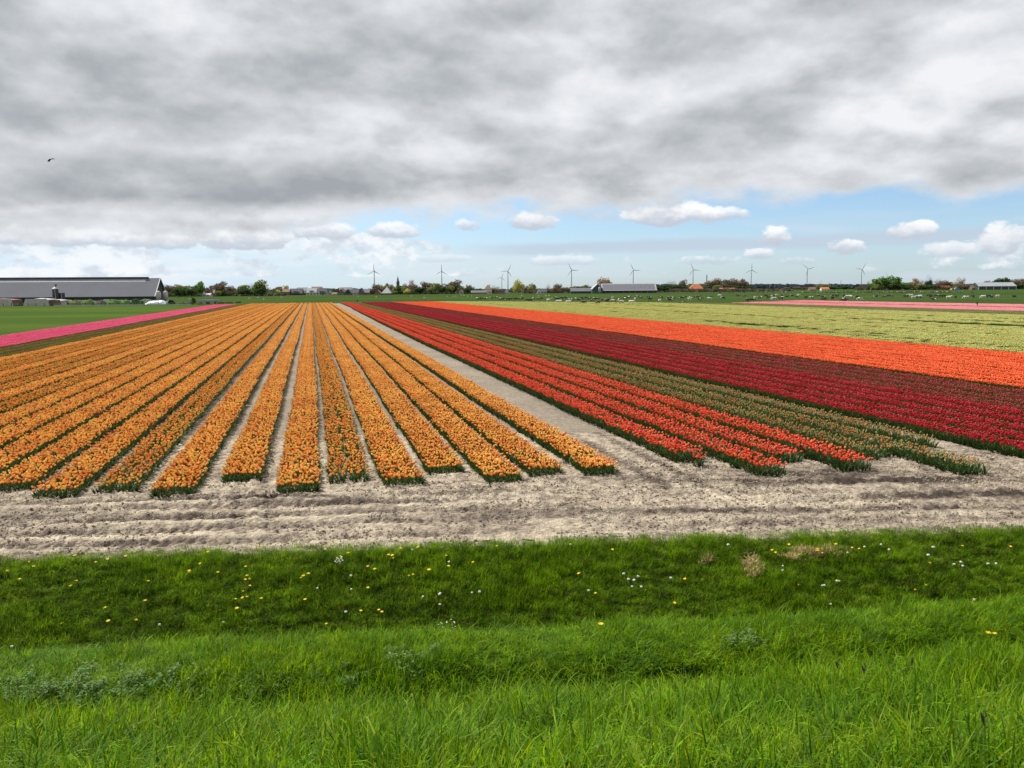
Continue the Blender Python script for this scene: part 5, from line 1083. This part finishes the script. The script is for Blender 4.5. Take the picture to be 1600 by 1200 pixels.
cows([(710, 398), (735, 405), (765, 392), (785, 435), (800, 385), (835, 392), (865, 410), (880, 395), (905, 395), (912, 435, 'black'), (965, 410), (990, 420), (1005, 408), (1050, 385, w_), (1045, 420), (1110, 410, w_), (1130, 432, w_), (1165, 395), (1175, 380), (1205, 380), (1225, 430, w_), (1260, 400, w_), (1275, 378), (1310, 382), (1385, 378), (1395, 400), (1408, 380), (1490, 415, w_), (1498, 383), (1580, 385)], 780, 5.926, 'in the pasture before the solar barn', 'before the solar barn', 12)
cows([(38, 370), (42, 398), (70, 378), (130, 415, 'black', 'lying'), (145, 373), (170, 370), (215, 372, w_), (213, 390, w_), (265, 368), (300, 365), (303, 390), (398, 365), (395, 382, w_), (480, 352, w_), (512, 378)], 1040, 5.714, 'in the pasture before the orange-roofed farmhouse', 'before the orange roofs', 10)
cows([(645, 350), (680, 350), (700, 357), (728, 398, 'black'), (772, 395, 'black'), (803, 372, w_), (845, 370), (895, 352), (915, 370), (955, 358), (968, 382, w_), (990, 348, w_), (1028, 380), (1040, 352), (1080, 363), (1045, 373, w_), (1130, 355), (1185, 348, w_), (1175, 365), (1253, 370), (1303, 375), (1345, 350), (1365, 355), (1405, 368), (1408, 390, 'black'), (1485, 355), (1490, 377), (1530, 345), (1530, 360), (1588, 390, 'black')], 1040, 5.714, 'behind the left end of the pink tulips', 'behind the pale pink tulips', 11)
cows([(55, 340), (80, 350, w_), (120, 350, w_), (45, 375, 'black', 'lying'), (160, 352), (178, 372, w_), (318, 350), (325, 343), (400, 350), (430, 340), (448, 345), (580, 348), (590, 340), (625, 338, w_), (648, 358, w_), (693, 362), (703, 347, w_), (775, 340), (797, 350), (843, 343), (828, 365, 'black', 'lying'), (880, 347), (908, 347), (950, 358, w_)], 1310, 5.517, 'in the pasture below the tall green trees', 'below the tall green clump', 11)
cows([(1010, 352), (1100, 358, w_), (1155, 350), (1250, 352, w_), (1270, 348), (1300, 347), (1322, 345), (1373, 348, w_), (1515, 352)], 1310, 5.517, 'in the pasture below the green open shed', 'below the open shed', 11)
cows([(x, 322) for x in (425, 485, 520, 570, 600, 655, 700, 825, 865, 880, 960, 1045, 1075, 1225, 1250, 1275, 1310, 1330, 1360, 1390, 1440, 1470, 1490, 1510, 1530, 1550, 1590)], 1040, 5.714, 'in the back row beyond the pink tulips', 'in the far row', 9)
cows([(x, 309+rng.uniform(-2, 2)) for x in (10, 55, 75, 95, 110, 160, 175, 190, 235, 265, 290, 350, 365, 380, 435, 455, 475, 490, 510, 530, 550, 570, 590, 605, 625, 655, 670, 690, 710, 735, 790, 815, 850, 880, 905, 940, 960, 1035, 1060, 1155)], 1310, 5.517, 'in the far row before the right farms', 'in the far right row', 9)
# sheep: small pale dots in the meadow behind the beds
CM['sheep'] = plain('fleece', (.55, .52, .44), .9, .1, 6)
def sheep_mesh():
    s = Soup().tube([(-.55, 0, .62), (-.45, 0, .62), (-.1, 0, .6), (.35, 0, .62), (.52, 0, .68), (.7, 0, .5), (.82, 0, .3)], [.12, .27, .33, .30, .18, .12, .07], 8)
    for x in (-.35, .3):
        for y in (-.13, .13): s.tube([(x, y, .4), (x, y, 0)], [.06, .035], 5)
    return s.mesh('sheep', CM['sheep'], True)
shm = sheep_mesh()
for px, py in ((699, 464), (708, 464.5), (712, 464.3), (721, 462.5), (725, 463), (731, 464), (737, 463.5), (643, 463.8), (663, 466.6), (588, 465), (390, 467.5), (403, 466), (412, 469), (296, 468), (440, 465.5), (560, 464), (815, 463), (842, 463.2), (853, 463.6), (858, 463.2)):
    d = ray(px, py); t = -H/d.z; o = link('sheep', shm, None, (d.x*t, d.y*t, -.05)); o.rotation_euler = (0, 0, rng.uniform(0, 6.28)); tag(o, 'tiny pale sheep on the far meadow behind the tulips', 'sheep', 'sheep on the far meadow')
# dark post beside the far end of the red beds; person in the pale pink field
p = gp(559, 472.4); s = Soup(); s.box(-.16, .16, -.16, .16, -.1, 1.25); s.box(-.2, .2, -.2, .2, 1.25, 1.32); tag(obj('field_post', s, M['black'], None, loc=(p[0], p[1], 0)), 'short black post in the meadow above the far end of the path', 'post')
def person():
    x, y = gp(1527, 480.2); e = empty('person', (x, y, 0)); tag(e, 'person in dark clothes bending among the pale pink tulips', 'person')
    me = bpy.data.meshes.new('body'); V = [(0, 0, .92), (.02, 0, 1.15), (.10, 0, 1.36), (.16, 0, 1.46), (.21, 0, 1.58), (-.02, .10, .86), (.03, .12, .48), (-.02, .12, .06), (.10, .14, .03), (-.02, -.10, .86), (.05, -.12, .48), (-.04, -.12, .06), (.08, -.14, .03), (.10, .19, 1.34), (.20, .24, 1.06), (.34, .20, .88), (.10, -.19, 1.34), (.22, -.24, 1.06), (.36, -.18, .88)]
    Ed = [(0, 1), (1, 2), (2, 3), (3, 4), (0, 5), (5, 6), (6, 7), (7, 8), (0, 9), (9, 10), (10, 11), (11, 12), (2, 13), (13, 14), (14, 15), (2, 16), (16, 17), (17, 18)]
    rad = [.15, .15, .17, .07, .11, .10, .075, .05, .04, .10, .075, .05, .04, .075, .055, .045, .075, .055, .045]
    me.from_pydata(V, Ed, []); o = link('body', me, e); sk = o.modifiers.new('skin', 'SKIN'); o.data.skin_vertices[0].data[0].use_root = True
    for i, r_ in enumerate(rad): o.data.skin_vertices[0].data[i].radius = (r_, r_)
    ss2 = o.modifiers.new('sub', 'SUBSURF'); ss2.levels = 1; ss2.render_levels = 1
    o.data.materials.append(plain('dark_clothes', (.02, .015, .022), .9)); e.rotation_euler = (0, 0, 2.4); e.scale = (1, 1, 1)
    h_ = Soup().lathe([(.0, 1.50), (.07, 1.53), (.10, 1.61), (.095, 1.70), (0, 1.74)], 10, o=(.23, 0, 0)); obj('head', h_, plain('dark_hair', (.03, .02, .02), .8), e, True)
person()
# bird
def bird():
    p = at(80, 248.5, 60); e = empty('bird', p, 0); e.scale = (.85,)*3; tag(e, 'dark bird gliding with drooping wings in the upper left sky', 'bird')
    s = Soup().tube([(-.22, 0, -.02), (-.1, 0, 0), (.1, 0, .01), (.2, 0, .03)], [.015, .05, .045, .01], 7); o = obj('body', s, M['black'], e, True)
    for nm, P_ in (('left_wing', [(-.02, 0, .03), (-.10, -.06, .02), (-.22, -.1, -.10), (-.32, -.08, -.22), (-.24, .12, -.20), (-.12, .12, -.06)]), ('right_wing', [(.02, 0, .03), (.12, -.03, .06), (.26, -.05, .04), (.38, -.05, -.08), (.30, .06, 0), (.12, .1, .05)])):
        s = Soup(); n = len(P_); s.add(P_+[(a, b, c-.012) for a, b, c in P_], [tuple(range(n)), tuple(range(2*n-1, n-1, -1))]+[(i, (i+1) % n, n+(i+1) % n, n+i) for i in range(n)]); obj('wing', s, M['black'], e)
bird()

# ------------------------------------------------------------------ give look-alikes their place in the row
TENS = {2: 'twenty', 3: 'thirty', 4: 'forty', 5: 'fifty', 6: 'sixty', 7: 'seventy', 8: 'eighty', 9: 'ninety'}
TORD = {2: 'twentieth', 3: 'thirtieth', 4: 'fortieth', 5: 'fiftieth', 6: 'sixtieth', 7: 'seventieth', 8: 'eightieth', 9: 'ninetieth'}
def ordw(n): return ORD[n-1] if n < 20 else (TORD[n//10] if n % 10 == 0 else TENS[n//10]+'-'+ORD[n % 10-1])
bpy.context.view_layer.update()
by = {}
for o in COL.objects:
    if o.parent is None and o.get('group') and o.get('label'): by.setdefault(o['label'], []).append(o)
for lab, L in by.items():
    if len(L) < 2: continue
    L.sort(key=lambda o: o.location.x/max(o.location.y, .1))
    for i, o in enumerate(L): o['label'] = '%s, %s from left' % (lab, ordw(i+1))
